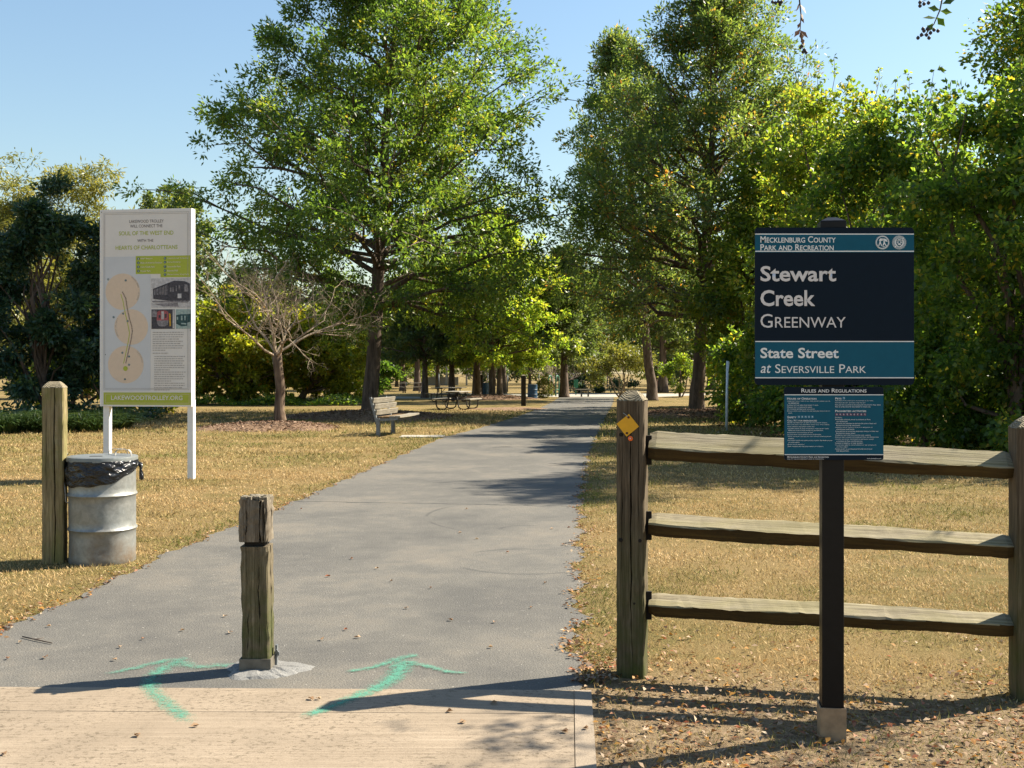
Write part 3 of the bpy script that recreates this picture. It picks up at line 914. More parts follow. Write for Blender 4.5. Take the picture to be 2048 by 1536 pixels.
# left border: dark evergreens, yellowing trees, border plants
mass("evergreen_tree", "dark evergreen with pointed top at the left edge, behind the wooden post", "tree", -14.6, 21.3, 51,
     [(0, 0, 1.9, 1.5, 1.3, 1.2), (-0.2, 0, 3.6, 1.55, 1.3, 1.3), (0.1, 0, 5.2, 1.0, 0.9, 1.1), (0.12, 0, 5.8, 0.8, 0.7, 0.9), (0.15, 0, 6.4, 0.55, 0.5, 0.7), (0.2, 0, 6.9, 0.3, 0.3, 0.5), (-0.7, 0, 5.4, 0.8, 0.7, 0.8), (-1.3, 0.2, 4.6, 0.9, 0.8, 0.9), (-1.6, 0, 2.6, 1.0, 1.0, 1.2)], 560, 40, 0.30, (0.20, 0.085), M['leaf_ever'], M['bark'], 0.13, (0.45, 0.22), 0.5)
mass("evergreen_tree", "dark evergreen with blunt top close left of the trolley poster", "tree", -13.1, 22.0, 52,
     [(0, 0, 2.0, 1.15, 1.2, 1.3), (0.1, 0, 3.9, 1.1, 1.0, 1.2), (-0.1, 0, 5.5, 0.8, 0.7, 0.95)], 360, 40, 0.30, (0.20, 0.085), M['leaf_ever'], M['bark'], 0.11, (0.5, 0.22), 0.5)
mass("yellowing_shrub", "sunlit yellow-green shrub glimpsed behind the dark evergreens", "shrub", -16.6, 25.5, 53,
     [(0, 0, 1.3, 2.0, 1.2, 1.3), (2.6, 0.5, 1.6, 1.7, 1.2, 1.5), (1.0, 0, 3.0, 1.8, 1.0, 1.2)], 260, 30, 0.35, (0.22, 0.13), M['leaf_yellow'], M['bark'], 0.07, (0.35, 0.22), stems=3)
mass("willow_tree", "pale yellow-green willow rising behind the dark evergreens at far left", "tree", -28.0, 40.0, 54,
     [(0, 0, 8.0, 3.6, 3, 3.0), (-0.5, 0, 11.2, 2.8, 2.2, 2.2), (-3.5, 0, 10.0, 2.8, 2.4, 2.6), (0.5, 0, 5.0, 3.4, 3, 2.4)], 620, 40, 0.55, (0.34, 0.08), M['leaf_pale'], M['bark'], 0.3, (0.5, 0.22), 0.3, 0.9)
mass("willow_tree", "pale drooping willow whose crown tops out left of the trolley poster", "tree", -25.6, 41.0, 55,
     [(0, 0, 8.5, 2.6, 2.2, 3.0), (0.4, 0, 11.6, 2.2, 1.8, 2.3), (2.2, 0, 8.0, 1.9, 1.8, 2.6), (0.8, 0, 4.6, 2.8, 2, 2.2)], 560, 40, 0.5, (0.34, 0.08), M['leaf_pale'], M['bark'], 0.26, (0.55, 0.22), 0.3, 0.9)
mass("yellowing_tree", "low spreading yellow-leaved tree between the poster and the bare tree", "tree", -13.3, 33.5, 56,
     [(0, 0, 3.2, 2.6, 1.8, 1.7), (-1.8, -0.3, 2.2, 1.9, 1.4, 1.5), (1.4, 0, 2.0, 1.9, 1.4, 1.5), (0.6, 0.2, 4.6, 2.0, 1.6, 1.2), (-1.0, -0.5, 1.2, 2.2, 1.0, 1.0), (1.6, -0.4, 1.0, 1.5, 1.0, 0.9)], 700, 36, 0.36, (0.23, 0.15), M['leaf_yellow'], M['bark'], 0.15, (0.5, 0.24), stems=2)
mass("yellowing_tree", "yellow-green rounded tree with a leaning dark trunk, left of the big oak", "tree", -10.6, 33.8, 57,
     [(1.2, 0.2, 2.9, 1.7, 1.5, 1.5), (2.4, 0, 2.2, 1.45, 1.3, 1.5), (0.2, 0.3, 3.6, 1.6, 1.3, 1.1), (1.6, 0.2, 4.0, 1.4, 1.2, 1.0), (2.6, 0, 1.1, 1.1, 1.0, 1.0), (1.2, 0.8, 1.2, 1.2, 0.8, 0.9)], 600, 36, 0.34, (0.20, 0.10), M['leaf_yellow'], M['bark'], 0.16, (0.45, 0.22), lean=(1.6, 0.1, 2.6))
mass("dark_shrub", "dark shady shrub low between the yellow trees and the big oak trunk", "shrub", -8.2, 36.0, 58,
     [(0, 0, 0.7, 1.3, 0.9, 0.8), (1.2, 0.3, 1.0, 1.0, 0.9, 1.0)], 120, 28, 0.3, (0.22, 0.12), M['leaf_vine'], M['bark'], 0.05, (0.3, 0.2), stems=3)

# strappy border clumps
def strap_clump(x, y, rad, n, seed, label, h=0.55):
    r = np.random.default_rng(seed)
    a = r.uniform(0, 2 * math.pi, n)
    q = r.uniform(0, 1, n) ** 0.6 * rad * 0.7
    P = np.stack([q * np.cos(a), q * np.sin(a), np.zeros(n)], 1)
    a2 = a + r.normal(0, 0.8, n)
    el = r.uniform(0.6, 1.35, n)
    D = np.stack([np.cos(a2) * np.cos(el), np.sin(a2) * np.cos(el), np.sin(el)], 1)
    N = np.cross(D, np.stack([-np.sin(a2), np.cos(a2), np.zeros(n)], 1))
    o = empty("border_plant", (x, y, 0), 0, label, "plant", "strappy border clumps")
    L = h * r.uniform(0.6, 1.15, n)
    leaf_cloud("inner_leaves", P, D, N, L, np.full(n, 0.035), r.normal(0.4, 0.2, n), M['leaf_liriope'], o, 0.1)
    tip = P + D * L[:, None] * 0.92
    D2 = D * 0.6 + np.array([0, 0, -0.55]) + np.stack([np.cos(a2), np.sin(a2), np.zeros(n)], 1) * 0.5
    leaf_cloud("leaf_tips", tip, D2, N, L * 0.7, np.full(n, 0.03), r.normal(0.55, 0.2, n), M['leaf_liriope'], o, 0.1)
for i, (px, py, rd) in enumerate([(232, 858, 0.55), (180, 862, 0.7), (120, 864, 0.7), (60, 864, 0.75), (10, 866, 0.7), (212, 850, 0.6)]):
    x, y = gp(px, py)
    strap_clump(x, y, rd, 420, 70 + i, ["grassy border clump arching out right of the left poster leg", "grassy border clump left of the left poster leg", "grassy border clump just right of the wooden post", "grassy border clump behind the wooden post", "grassy border clump at the left image edge", "taller grassy border clump behind the left poster leg"][i])
r = np.random.default_rng(77)
def ground_cover(name, label, x0, x1, y0, y1, n, h, mat, seed):
    r = np.random.default_rng(seed)
    P = np.stack([r.uniform(x0, x1, n), r.uniform(y0, y1, n) * YS, np.zeros(n)], 1)
    k = fbm(P[:, 0], P[:, 1], seed) > -0.55
    P = P[k]; n = len(P)
    P[:, 2] = r.uniform(0.02, h, n) * (0.6 + 0.4 * np.sin(P[:, 0] * 2.1))
    D = r.normal(0, 1, (n, 3)); D[:, 2] = np.abs(D[:, 2]) * 0.5
    N = r.normal(0, 0.6, (n, 3)) + np.array([0, -0.3, 0.8])
    o = leaf_cloud(name, P, D, N, r.uniform(0.10, 0.2, n), r.uniform(0.07, 0.13, n), r.normal(0.5, 0.22, n), mat)
    return tag(o, label, "ground cover", kind="stuff")
ground_cover("ivy_ground_cover", "low ivy bed at the foot of the yellow trees", -17.0, -7.2, 31.6, 34.5, 7000, 0.5, M['leaf_vine'], 81)
ground_cover("ivy_ground_cover", "dark leafy bed under the left evergreens", -19.0, -11.6, 19.6, 23.2, 6000, 0.55, M['leaf_ever'], 82)

# right border: vine-covered thicket, one plant at a time
V, VY = M['leaf_vine'], M['leaf_vine_yellow']
VINES = [
 ("vine_covered_tree", "vine-smothered tree nearest the right fence post, dark green wall of leaves", 9.0, 12.2, 61, V, (0.38, 0.2),
   [(0, 0, 1.6, 1.9, 1.4, 1.7), (-0.2, 0.2, 3.6, 1.9, 1.5, 1.6), (0.4, 0.3, 5.4, 1.7, 1.4, 1.4), (1.8, 0, 4.4, 1.6, 1.4, 2.2), (1.6, 0, 1.6, 1.6, 1.4, 1.7), (-0.5, 0.3, 6.4, 1.0, 0.9, 0.8)], 760, 40, 0.30, (0.125, 0.08), 0.16),
 ("vine_covered_tree", "dark vine-draped tree immediately right of the greenway sign", 7.9, 15.2, 62, V, (0.42, 0.22),
   [(0, 0, 1.5, 1.7, 1.4, 1.6), (0.3, 0.2, 3.4, 1.7, 1.4, 1.6), (0.6, 0.3, 5.2, 1.5, 1.3, 1.4), (0.7, 0.4, 6.6, 1.1, 1.0, 0.9)], 620, 40, 0.32, (0.13, 0.08), 0.15),
 ("vine_covered_tree", "sunlit yellow-green vine mass rising above the greenway sign", 8.3, 18.8, 63, VY, (0.42, 0.24),
   [(0, 0, 1.8, 1.7, 1.5, 1.9), (0.1, 0, 4.2, 1.8, 1.5, 1.8), (0.4, 0.2, 6.4, 1.7, 1.4, 1.6), (0.2, 0.2, 7.9, 1.2, 1.0, 1.0)], 600, 38, 0.36, (0.15, 0.09), 0.16),
 ("vine_covered_tree", "yellow-green vine mass between the greenway sign and the willow oak", 8.5, 23.0, 64, VY, (0.36, 0.24),
   [(0, 0, 1.8, 1.8, 1.5, 1.9), (0, 0, 4.3, 2.0, 1.6, 1.9), (0.6, 0.2, 6.8, 1.9, 1.5, 1.8), (1.2, 0.2, 8.8, 1.5, 1.2, 1.2), (-0.6, 0, 5.6, 1.2, 1.0, 1.2)], 560, 36, 0.42, (0.18, 0.10), 0.17),
 ("leafy_shrub", "dark shrub low at the foot of the thicket beside the pale pole", 6.9, 19.6, 65, V, (0.36, 0.22),
   [(0, 0, 0.9, 1.1, 0.9, 1.0), (0.8, -0.6, 1.2, 1.2, 1.0, 1.3), (0.4, 0.2, 2.3, 1.1, 1.0, 1.0)], 260, 36, 0.28, (0.14, 0.085), 0.06),
 ("leafy_shrub", "dark shrub under the rules board behind the top rail", 7.3, 16.6, 66, V, (0.3, 0.2),
   [(-0.2, 0, 0.8, 1.0, 0.8, 0.9), (0.7, -0.4, 1.1, 1.1, 0.9, 1.1), (0.2, 0.1, 2.2, 0.9, 0.9, 0.9)], 260, 36, 0.26, (0.13, 0.08), 0.05),
 ("leafy_shrub", "dark shrub mass along the lawn edge right of the greenway sign post", 8.0, 13.2, 67, V, (0.34, 0.22),
   [(-0.1, 0, 0.7, 0.9, 0.7, 0.8), (0.9, -0.7, 0.9, 1.0, 0.8, 1.0), (0.2, 0.1, 1.7, 0.9, 0.8, 0.8)], 260, 36, 0.25, (0.12, 0.075), 0.05),
 ("thicket_tree", "loose dark-leaved tree reaching in at the top right corner", 13.4, 15.6, 68, V, (0.5, 0.22),
   [(-0.5, 0, 8.9, 1.9, 1.6, 1.6), (1.0, 0.3, 9.6, 2.0, 1.6, 1.8), (0.4, 0.2, 7.0, 1.8, 1.5, 1.6), (-1.0, 0.2, 10.1, 1.1, 1.0, 0.9), (1.5, 0.4, 4.6, 1.8, 1.5, 1.8)], 460, 34, 0.42, (0.14, 0.08), 0.2),
 ("thicket_tree", "tall bushy tree behind the yellow vine masses", 12.6, 24.5, 69, VY, (0.3, 0.22),
   [(0, 0, 3.0, 2.4, 2.0, 2.6), (0, 0, 6.4, 2.3, 2.0, 2.2), (-0.6, 0, 8.9, 1.8, 1.5, 1.6), (1.6, 0.2, 8.2, 1.8, 1.5, 1.8)], 380, 34, 0.5, (0.22, 0.12), 0.2),
 ("thicket_tree", "shaded thicket tree behind the willow oak trunk", 10.6, 30.5, 70, V, (0.4, 0.22),
   [(0, 0, 2.0, 2.2, 1.8, 2.1), (0.3, 0, 5.0, 2.2, 1.8, 2.2), (0.5, 0.2, 7.6, 1.8, 1.5, 1.6), (2.4, 0, 4.0, 2.0, 1.5, 2.4)], 420, 34, 0.48, (0.22, 0.12), 0.18),
 ("thicket_tree", "dim thicket tree filling the gap behind the right fence post", 13.6, 19.5, 72, V, (0.35, 0.22),
   [(0, 0, 2.4, 2.3, 1.8, 2.4), (0, 0, 5.6, 2.2, 1.8, 2.0)], 300, 32, 0.5, (0.22, 0.12), 0.18),
]
VINES += [
 ("leafy_shrub", "low dark shrub behind the right fence post at the lawn edge", 9.6, 12.0, 76, V, (0.34, 0.22),
   [(0, 0, 0.8, 1.2, 0.8, 0.9), (1.2, 0, 1.0, 1.2, 0.8, 1.1)], 200, 34, 0.25, (0.12, 0.075), 0.05),
 ("thicket_tree", "tall tree out at the right, shading the lawn behind the fence", 13.3, 12.2, 73, V, (0.45, 0.22),
   [(0, 0, 6.0, 2.2, 2.0, 1.8), (0.2, 0.3, 8.6, 2.2, 1.9, 1.8), (-0.4, -0.2, 10.8, 1.9, 1.6, 1.5), (-0.2, 0.2, 12.8, 1.5, 1.4, 1.2), (0.5, 0, 3.4, 2.2, 1.8, 2.2)], 400, 34, 0.45, (0.17, 0.1), 0.2),
 ("thicket_tree", "tall tree out at the right, shading the middle stretch of the path", 15.6, 18.2, 74, V, (0.45, 0.22),
   [(0, 0, 7.0, 2.4, 2.0, 2.0), (0.2, 0.3, 9.8, 2.2, 1.9, 1.8), (-0.4, -0.2, 12.2, 1.7, 1.5, 1.4)], 330, 34, 0.45, (0.18, 0.1), 0.2),
 ("vine_covered_tree", "dark vine curtain directly behind the right fence post", 10.9, 13.6, 75, V, (0.42, 0.24),
   [(0, 0, 1.7, 1.7, 1.3, 1.7), (0.2, 0.2, 4.0, 1.7, 1.4, 1.7), (0.4, 0.3, 6.2, 1.6, 1.4, 1.5)], 460, 40, 0.34, (0.13, 0.085), 0.15)]
for nm, lb, x, y, sd, mt, tn, ells, nc, per, sg, lf, trd in VINES:
    tn = (tn[0] + 0.08, tn[1] + 0.03)
    if sd < 73: nc = int(nc * 1.45)
    mass(nm, lb, "tree" if "tree" in nm else "shrub", x, y, sd, ells, nc, per, sg, lf, mt, M['bark'], trd, tn, 0.5, 0.35, group="thicket along the right side")
# shoots sticking up above the vines
r = np.random.default_rng(91)
for i, (px, py, d) in enumerate([(1640, 130, 19.0), (1668, 115, 19.2), (1702, 150, 19.0), (1758, 135, 19.4), (1792, 160, 18.6), (1818, 155, 16.0), (1868, 140, 15.6)]):
    d *= YS
    tip = at(px, py, d)
    rt = empty("vine_shoot", (tip.x - 0.1, d, 0), 0, ["leftmost thin vine shoot standing against the sky", "second thin vine shoot from the left against the sky", "third thin vine shoot against the sky above the greenway sign", "fourth thin vine shoot against the sky above the greenway sign", "fifth thin vine shoot against the sky right of the greenway sign", "sixth thin vine shoot against the sky near the dark vine tree", "rightmost thin vine shoot against the sky"][i], "shoot", "shoots above the thicket")
    mb = MB()
    base = Vector((0.0, 0, tip.z - 2.3)); top = Vector((0.1, 0, tip.z))
    ps = curve_pts(base, top, r, 6, 0, 0.05)
    mb.tube(ps, [0.02, 0.016, 0.013, 0.01, 0.007, 0.004], 5)
    mb.build("stem", M['bark'], rt, True)
    cs = [ps[2].lerp(ps[5], q)[:] for q in np.linspace(0, 1, 7)]
    P, D, N, L, W, T = clump_leaves(r, cs, 9, 0.13, 0.15, 0.075, tone_mu=0.5)
    leaf_cloud("leaves", P, D, N, L, W, T, VY, rt)

# far shrubs and multi-stemmed crape myrtle by the end of the path
mass("crape_myrtle", "pale multi-stemmed shrub tree behind the near fence post", "tree", 6.5, 40.0, 95, [(0, 0, 2.0, 1.5, 1.2, 0.8), (-1.3, 0, 1.7, 1.2, 1.0, 0.75), (0.8, 0, 2.5, 1.1, 1.0, 0.7), (-0.4, 0.2, 2.7, 1.3, 1, 0.6)], 240, 26, 0.28, (0.17, 0.08), M['leaf_pale'], M['twig'], 0.045, (0.35, 0.22), stems=6, spread=0.5, crown_name="crown")
mass("low_shrub", "dark glossy shrub left of the pale multi-stemmed tree beyond the path", "shrub", 5.6, 52.0, 96, [(0, 0, 0.5, 1.6, 0.8, 0.75), (2.2, 0, 0.5, 1.4, 0.8, 0.7), (-1.6, 0.3, 0.4, 1.1, 0.8, 0.6)], 160, 26, 0.26, (0.2, 0.1), M['leaf_ever'], M['bark'], 0.03, (0.5, 0.25), stems=4)
mass("low_shrub", "light green shrub just right of the nearer blue drum", "shrub", 1.95, 41.8, 97, [(0, 0, 0.55, 0.45, 0.4, 0.65)], 60, 24, 0.16, (0.15, 0.06), M['leaf_pale'], M['bark'], 0.02, (0.5, 0.2), stems=3)
mass("leafy_shrub", "yellowish sapling by the orange netting", "shrub", 10.6, 43.0, 98, [(0, 0, 1.4, 1.1, 0.9, 1.0), (0.8, 0, 2.2, 0.9, 0.9, 0.8)], 120, 24, 0.26, (0.18, 0.09), M['leaf_vine_yellow'], M['bark'], 0.04, (0.4, 0.2), stems=3)

# far tree belt: three kinds, copied one by one
FP1 = [(1.0, 3.8), (3.0, 5.0), (6.0, 5.2), (9.0, 4.2), (12.0, 2.4), (14.0, 0.5)]
FP2 = [(1.2, 3.2), (3.5, 4.2), (7.0, 4.4), (11.0, 3.4), (14.5, 1.8), (16.5, 0.4)]
far_a = tree("far_tree", "far broad tree directly beyond the left lawn", "tree", -14.0, 88.0, 101, 14.5, 0.3, FP1, 1.2, M['leaf_far'], M['bark'], 40, 6, 46, 0.75, (0.5, 0.26), (5, 50), tone=(0.42, 0.24), group="far tree belt")
far_b = tree("far_tree", "far tall tree beyond the picnic grove", "tree", -4.0, 92.0, 102, 17.0, 0.3, FP2, 1.4, M['leaf_far'], M['bark'], 40, 6, 46, 0.75, (0.5, 0.26), (5, 55), tone=(0.3, 0.24), group="far tree belt")
far_c = tree("far_tree", "rounded far tree showing above the trolley poster", "tree", -31.0, 62.0, 103, 18.6, 0.35, [(3.0, 3.0), (6.0, 4.0), (11.0, 3.9), (14.5, 3.5), (16.8, 2.8), (18.2, 1.2)], 3.0, M['leaf_far'], M['bark'], 64, 7, 70, 0.62, (0.36, 0.19), (20, 62), tone=(0.5, 0.22), group="far tree belt")
FAR = [(-46, 70, 'a', 0.95), (-38, 74, 'b', 0.8), (-24, 70, 'a', 0.8), (-22, 84, 'b', 0.85), (-33, 84, 'a', 1.0), (4.5, 96, 'a', 0.9), (12, 90, 'b', 0.95), (20, 86, 'a', 1.0), (27, 80, 'b', 1.0), (36, 76, 'a', 1.1), (18, 62, 'a', 0.95), (26, 56, 'b', 0.9), (33, 50, 'a', 0.9), (-55, 64, 'b', 0.9), (-17, 60, 'a', 0.55), (24, 38, 'a', 0.75), (44, 64, 'b', 1.0), (-62, 80, 'a', 1.0), (-9, 104, 'a', 1.0), (-19, 47, 'a', 0.5), (-12.5, 74, 'a', 0.6), (-2.0, 78, 'b', 0.55), (-17.5, 74, 'b', 0.6), (7.5, 72, 'a', 0.6), (14, 66, 'b', 0.6), (2.2, 84, 'a', 0.6)]
names = ["behind the willows", "left of the poster", "behind the poster's right leg", "left of the bare tree", "behind the far left lawn", "beyond the end of the path", "right of the end of the path", "behind the crape myrtle", "behind the orange netting", "far behind the thicket", "behind the tall narrow oak", "behind the willow oak", "behind the yellow vines", "outermost at the left", "low behind the bare tree", "behind the dark vines", "outermost at the right", "farthest left of all", "deepest in the middle gap", "short, between poster and bare tree", "low, on the lawn edge left of the oaks", "low, behind the picnic tables", "low, behind the big oak trunk", "low, behind the dark oak at the path end", "low, right of the crape myrtle", "low, behind the wire fence"]
for i, (x, y, k, s) in enumerate(FAR):
    regrow({'a': far_a, 'b': far_b}[k], x, y, i * 1.3, s, "far hazy-green tree " + names[i], "far tree belt")

# ------------------------------------------------------------------ timber posts
def end_grain():
    t = NT('post_end_grain_rings')
    v = t.coord("Object", (1, 1, 1))
    w = t.n("ShaderNodeTexWave", wave_type='RINGS', rings_direction='Z')
    w.inputs["Scale"].default_value = 34.0; w.inputs["Distortion"].default_value = 3.5
    w.inputs["Detail"].default_value = 3; w.inputs["Detail Scale"].default_value = 2.0
    t.l(v, w.inputs["Vector"])
    f = t.noise(v, 60, 4)
    k = t.math('ADD', t.math('MULTIPLY', w.outputs["Fac"], 0.7), t.math('MULTIPLY', f, 0.3))
    c = t.ramp(k, [(0.15, (0.12, 0.095, 0.058)), (0.5, (0.21, 0.175, 0.115)), (0.85, (0.29, 0.25, 0.175))])
    return t.done(t.bsdf(c, 0.9, 0, 0.2, k, 0.7, 0.006))
M['rings'] = end_grain()

def section(w, d, notches, ch=0.008):
    """closed outline of a post with checks (narrow clefts) in its front and right faces"""
    pts = [(-w / 2 + ch, -d / 2)]
    for xn, dep, hw in sorted(n[1:] for n in notches if n[0] == 'F'):
        pts += [(xn - hw, -d / 2), (xn, -d / 2 + dep), (xn + hw, -d / 2)]
    pts += [(w / 2 - ch, -d / 2), (w / 2, -d / 2 + ch)]
    for yn, dep, hw in sorted(n[1:] for n in notches if n[0] == 'R'):
        pts += [(w / 2, yn - hw), (w / 2 - dep, yn), (w / 2, yn + hw)]
    pts += [(w / 2, d / 2 - ch), (w / 2 - ch, d / 2), (-w / 2 + ch, d / 2), (-w / 2, d / 2 - ch), (-w / 2, -d / 2 + ch)]
    return pts

def timber(mb, w, d, z0, z1, notches, r, step=0.05, jit=0.0012, lean=(0, 0), fray=0.0):
    zs = list(np.arange(z0, z1, step)) + [z1]
    if zs[-1] - zs[-2] < step * 0.3: zs.pop(-2)
    drift = {i: 0.0 for i in range(len(notches))}
    vs = []
    n = None
    for iz, z in enumerate(zs):
        nn = []
        for i, nt in enumerate(notches):
            drift[i] = drift[i] * 0.9 + r.normal(0, 0.0016)
            op = 0.35 + 0.65 * math.sin(math.pi * min(1, max(0, (z - nt[4]) / (nt[5] - nt[4])))) if nt[4] < z < nt[5] else 0.02
            nn.append((nt[0], nt[1] + drift[i], nt[2] * op, nt[3] * max(op, 0.12)))
        s = section(w, d, nn)
        n = len(s)
        for (x, y) in s:
            dz = r.normal(0, fray) if iz == len(zs) - 1 else 0
            vs.append((x + r.normal(0, jit) + lean[0] * z, y + r.normal(0, jit) + lean[1] * z, z + dz))
    fs = []
    for i in range(len(zs) - 1):
        for k in range(n):
            k2 = (k + 1) % n
            fs.append((i * n + k, i * n + k2, (i + 1) * n + k2, (i + 1) * n + k))
    fs.append(tuple(range(n - 1, -1, -1)))
    fs.append(tuple((len(zs) - 1) * n + k for k in range(n)))
    return mb.add(vs, fs)

def cap_mesh(w, d, z0, hgt, top, r, ch=0.008, jit=0.0015):
    mb = MB()
    vs, fs = [], []
    a = section(w, d, [], ch)
    n = len(a)
    rings = [(1.004, z0 + 0.001), (1.0, z0 + 0.006), (0.5 + top / 2, z0 + hgt * 0.62), (top, z0 + hgt)]
    for s, z in rings:
        for x, y in a:
            vs.append((x * s + r.normal(0, jit), y * s + r.normal(0, jit), z + r.normal(0, jit)))
    for i in range(len(rings) - 1):
        for k in range(n):
            k2 = (k + 1) % n
            fs.append((i * n + k, i * n + k2, (i + 1) * n + k2, (i + 1) * n + k))
    fs.append(tuple(range(n - 1, -1, -1)))
    fs.append(tuple((len(rings) - 1) * n + k for k in range(n)))
    return mb.add(vs, fs)

# --- near fence post
r = np.random.default_rng(201)
FY = 3.50 * YS
fence = empty("split_rail_fence", (0.617, FY, 0), 0, "weathered three-rail timber fence on the right behind the greenway sign", "fence")
P1R = R(-15)
p1 = MB(); timber(p1, 0.142, 0.142, -0.03, 1.405, [('F', 0.008, 0.028, 0.0042, 0.1, 1.4), ('F', 0.045, 0.012, 0.0022, 0.75, 1.4), ('F', -0.042, 0.010, 0.0018, 0.55, 1.25)], r)
o = p1.build("post", M['post'], fence); o.rotation_euler = (0, 0, P1R)
o["label"] = "post with the yellow diamond marker and pointed top"
c_ = cap_mesh(0.142, 0.142, 1.405, 0.05, 0.36, r).build("post_cap", M['rings'], o)
for kx, kz, kr in ((-0.047, 1.235, 0.012), (0.05, 0.70, 0.011), (-0.05, 0.70, 0.012), (0.02, 0.38, 0.006)):
    m_ = MB(); m_.lathe([(0.001, -0.003), (kr, -0.002), (kr * 0.8, 0.001), (0.001, 0.0015)], 12, cap=False)
    k = m_.build("knot", M['crack'], o); k.rotation_euler = (R(90), 0, 0); k.location = (kx, -0.0715, kz)
# marker on that post: things fixed to the post
mk = empty("diamond_marker", (0.617, FY, 0), P1R, "yellow diamond reflector plate nailed to the near fence post", "marker")
m_ = MB(); m_.box((0, 0, 0), (0.082, 0.002, 0.082), None, 0.0006)
pl = m_.build("plate", M['yellow'], mk); pl.location = (-0.012, -0.0745, 1.283); pl.rotation_euler = (0, R(51), 0)
for dx, dz in ((0.004, 0.040), (-0.004, -0.040)):
    m_ = MB(); m_.lathe([(0.001, 0.0), (0.0062, 0.001), (0.005, 0.004), (0.001, 0.005)], 12, cap=False)
    b = m_.build("bolt", M['rust'], mk); b.rotation_euler = (R(90), 0, 0); b.location = (-0.012 + dx, -0.0753, 1.283 + dz)
m_ = MB(); m_.tube([(-0.035, -0.074, 1.345), (-0.02, -0.078, 1.335), (-0.012, -0.0765, 1.325)], 0.0016, 5)
m_.build("wire_stub", M['steel'], mk)
rf = empty("round_reflector", (0.617, FY, 0), P1R, "small round orange reflector just under the yellow diamond", "reflector")
m_ = MB(); m_.lathe([(0.001, 0.0), (0.0125, 0.0), (0.0125, 0.004), (0.009, 0.006), (0.001, 0.0065)], 24, cap=False)
b = m_.build("lens", M['orange'], rf); b.rotation_euler = (R(90), 0, 0); b.location = (0.002, -0.0722, 1.216)
m_ = MB(); m_.lathe([(0.001, 0.0), (0.003, 0.0), (0.003, 0.003), (0.001, 0.004)], 10, cap=False)
b = m_.build("rivet", M['white_print'], rf); b.rotation_euler = (R(90), 0, 0); b.location = (0.002, -0.0783, 1.216)

# --- right fence post
P2 = Vector((2.462, 3.25 * YS, 0)) - Vector((0.617, FY, 0))
p2 = MB(); timber(p2, 0.15, 0.15, -0.03, 1.285, [('F', -0.02, 0.03, 0.004, 0.2, 1.35), ('F', 0.04, 0.02, 0.003, 0.5, 1.3)], r)
o2 = p2.build("post", M['post'], fence); o2.location = P2; o2.rotation_euler = (0, 0, R(-9))
o2["label"] = "post cut by the right image edge"
cap_mesh(0.15, 0.15, 1.285, 0.055, 0.36, r).build("post_cap", M['rings'], o2)

# --- rails: irregular split timbers with a broad upper face and narrow lower face
def rail(name, a, b, seed, taper=1.0, hgt=1.0, up=1.0):
    r = np.random.default_rng(seed)
    a = Vector(a); b = Vector(b)
    L = (b - a).length
    n = 48
    prof = [(0.056, 0.072 * up), (0.036, 0.074 * up), (-0.064, 0.004), (-0.065, -0.002), (-0.044, -0.064), (0.030, -0.066), (0.070, -0.010), (0.070, 0.04)]
    mb = MB()
    vs, fs = [], []
    ph = r.uniform(0, 6, len(prof))
    for i in range(n):
        q = i / (n - 1)
        s = hgt * (1 + (taper - 1) * q)
        e = 0.82 if i == 0 or i == n - 1 else 1.0
        for k, (y, z) in enumerate(prof):
            w = 0.0028 * math.sin(q * 9 + ph[k]) + 0.0018 * math.sin(q * 23 + 2 * ph[k]) + r.normal(0, 0.0014)
            vs.append((q * L, y * s * e + w, z * s * e + w * 0.9 + 0.003 * math.sin(q * 3.1 + seed)))
    m = len(prof)
    for i in range(n - 1):
        for k in range(m):
            k2 = (k + 1) % m
            fs.append((i * m + k, i * m + k2, (i + 1) * m + k2, (i + 1) * m + k))
    fs.append(tuple(range(m - 1, -1, -1))); fs.append(tuple((n - 1) * m + k for k in range(m)))
    mb.add(vs, fs)
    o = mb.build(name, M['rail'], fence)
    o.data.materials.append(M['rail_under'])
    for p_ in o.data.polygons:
        if p_.normal.z < -0.15: p_.material_index = 1  # downward faces get the wood coloured for shade
    o.location = a
    d = (b - a).normalized()
    o.rotation_euler = d.to_track_quat('X', 'Z').to_euler()
    return o
for k, (z0, z1, tp, hg) in enumerate(((1.168, 1.098, 0.86, 1.0), (0.782, 0.722, 0.9, 0.98), (0.374, 0.345, 0.9, 0.96))):
    rl = rail("rail", (0.085, -0.01, z0), (P2.x - 0.06, P2.y + 0.03, z1), 210 + k, tp, hg, (1.12, 0.68, 0.62)[k])
    m_ = MB(); m_.box((0, 0, 0), (0.028, 0.02, 0.15 * hg), None, 0.002)
    m_.build("rail_hanger", M['crack'], fence).location = (0.083, -0.012, z0 - 0.015)

# --- post beside the drum
r = np.random.default_rng(221)
lp = empty("wooden_post", (-3.73, 5.57 * YS, 0), R(11), "square weathered timber post with pyramid top standing left of the galvanised drum", "post")
m_ = MB(); timber(m_, 0.165, 0.165, -0.03, 1.425, [('F', 0.012, 0.05, 0.0065, -0.2, 1.6), ('F', -0.05, 0.015, 0.003, 0.6, 1.3), ('R', -0.02, 0.03, 0.006, 0.5, 1.15)], r)
m_.build("shaft", M['post_left'], lp)
cap_mesh(0.165, 0.165, 1.425, 0.05, 0.5, r).build("bevelled_top", M['rings'], lp)
m_ = MB(); m_.tube([(0.08, -0.05, 0.66), (0.088, -0.055, 0.60), (0.094, -0.055, 0.50), (0.125, -0.055, 0.485)], 0.006, 6)
m_.build("hook", M['steel'], lp, True)

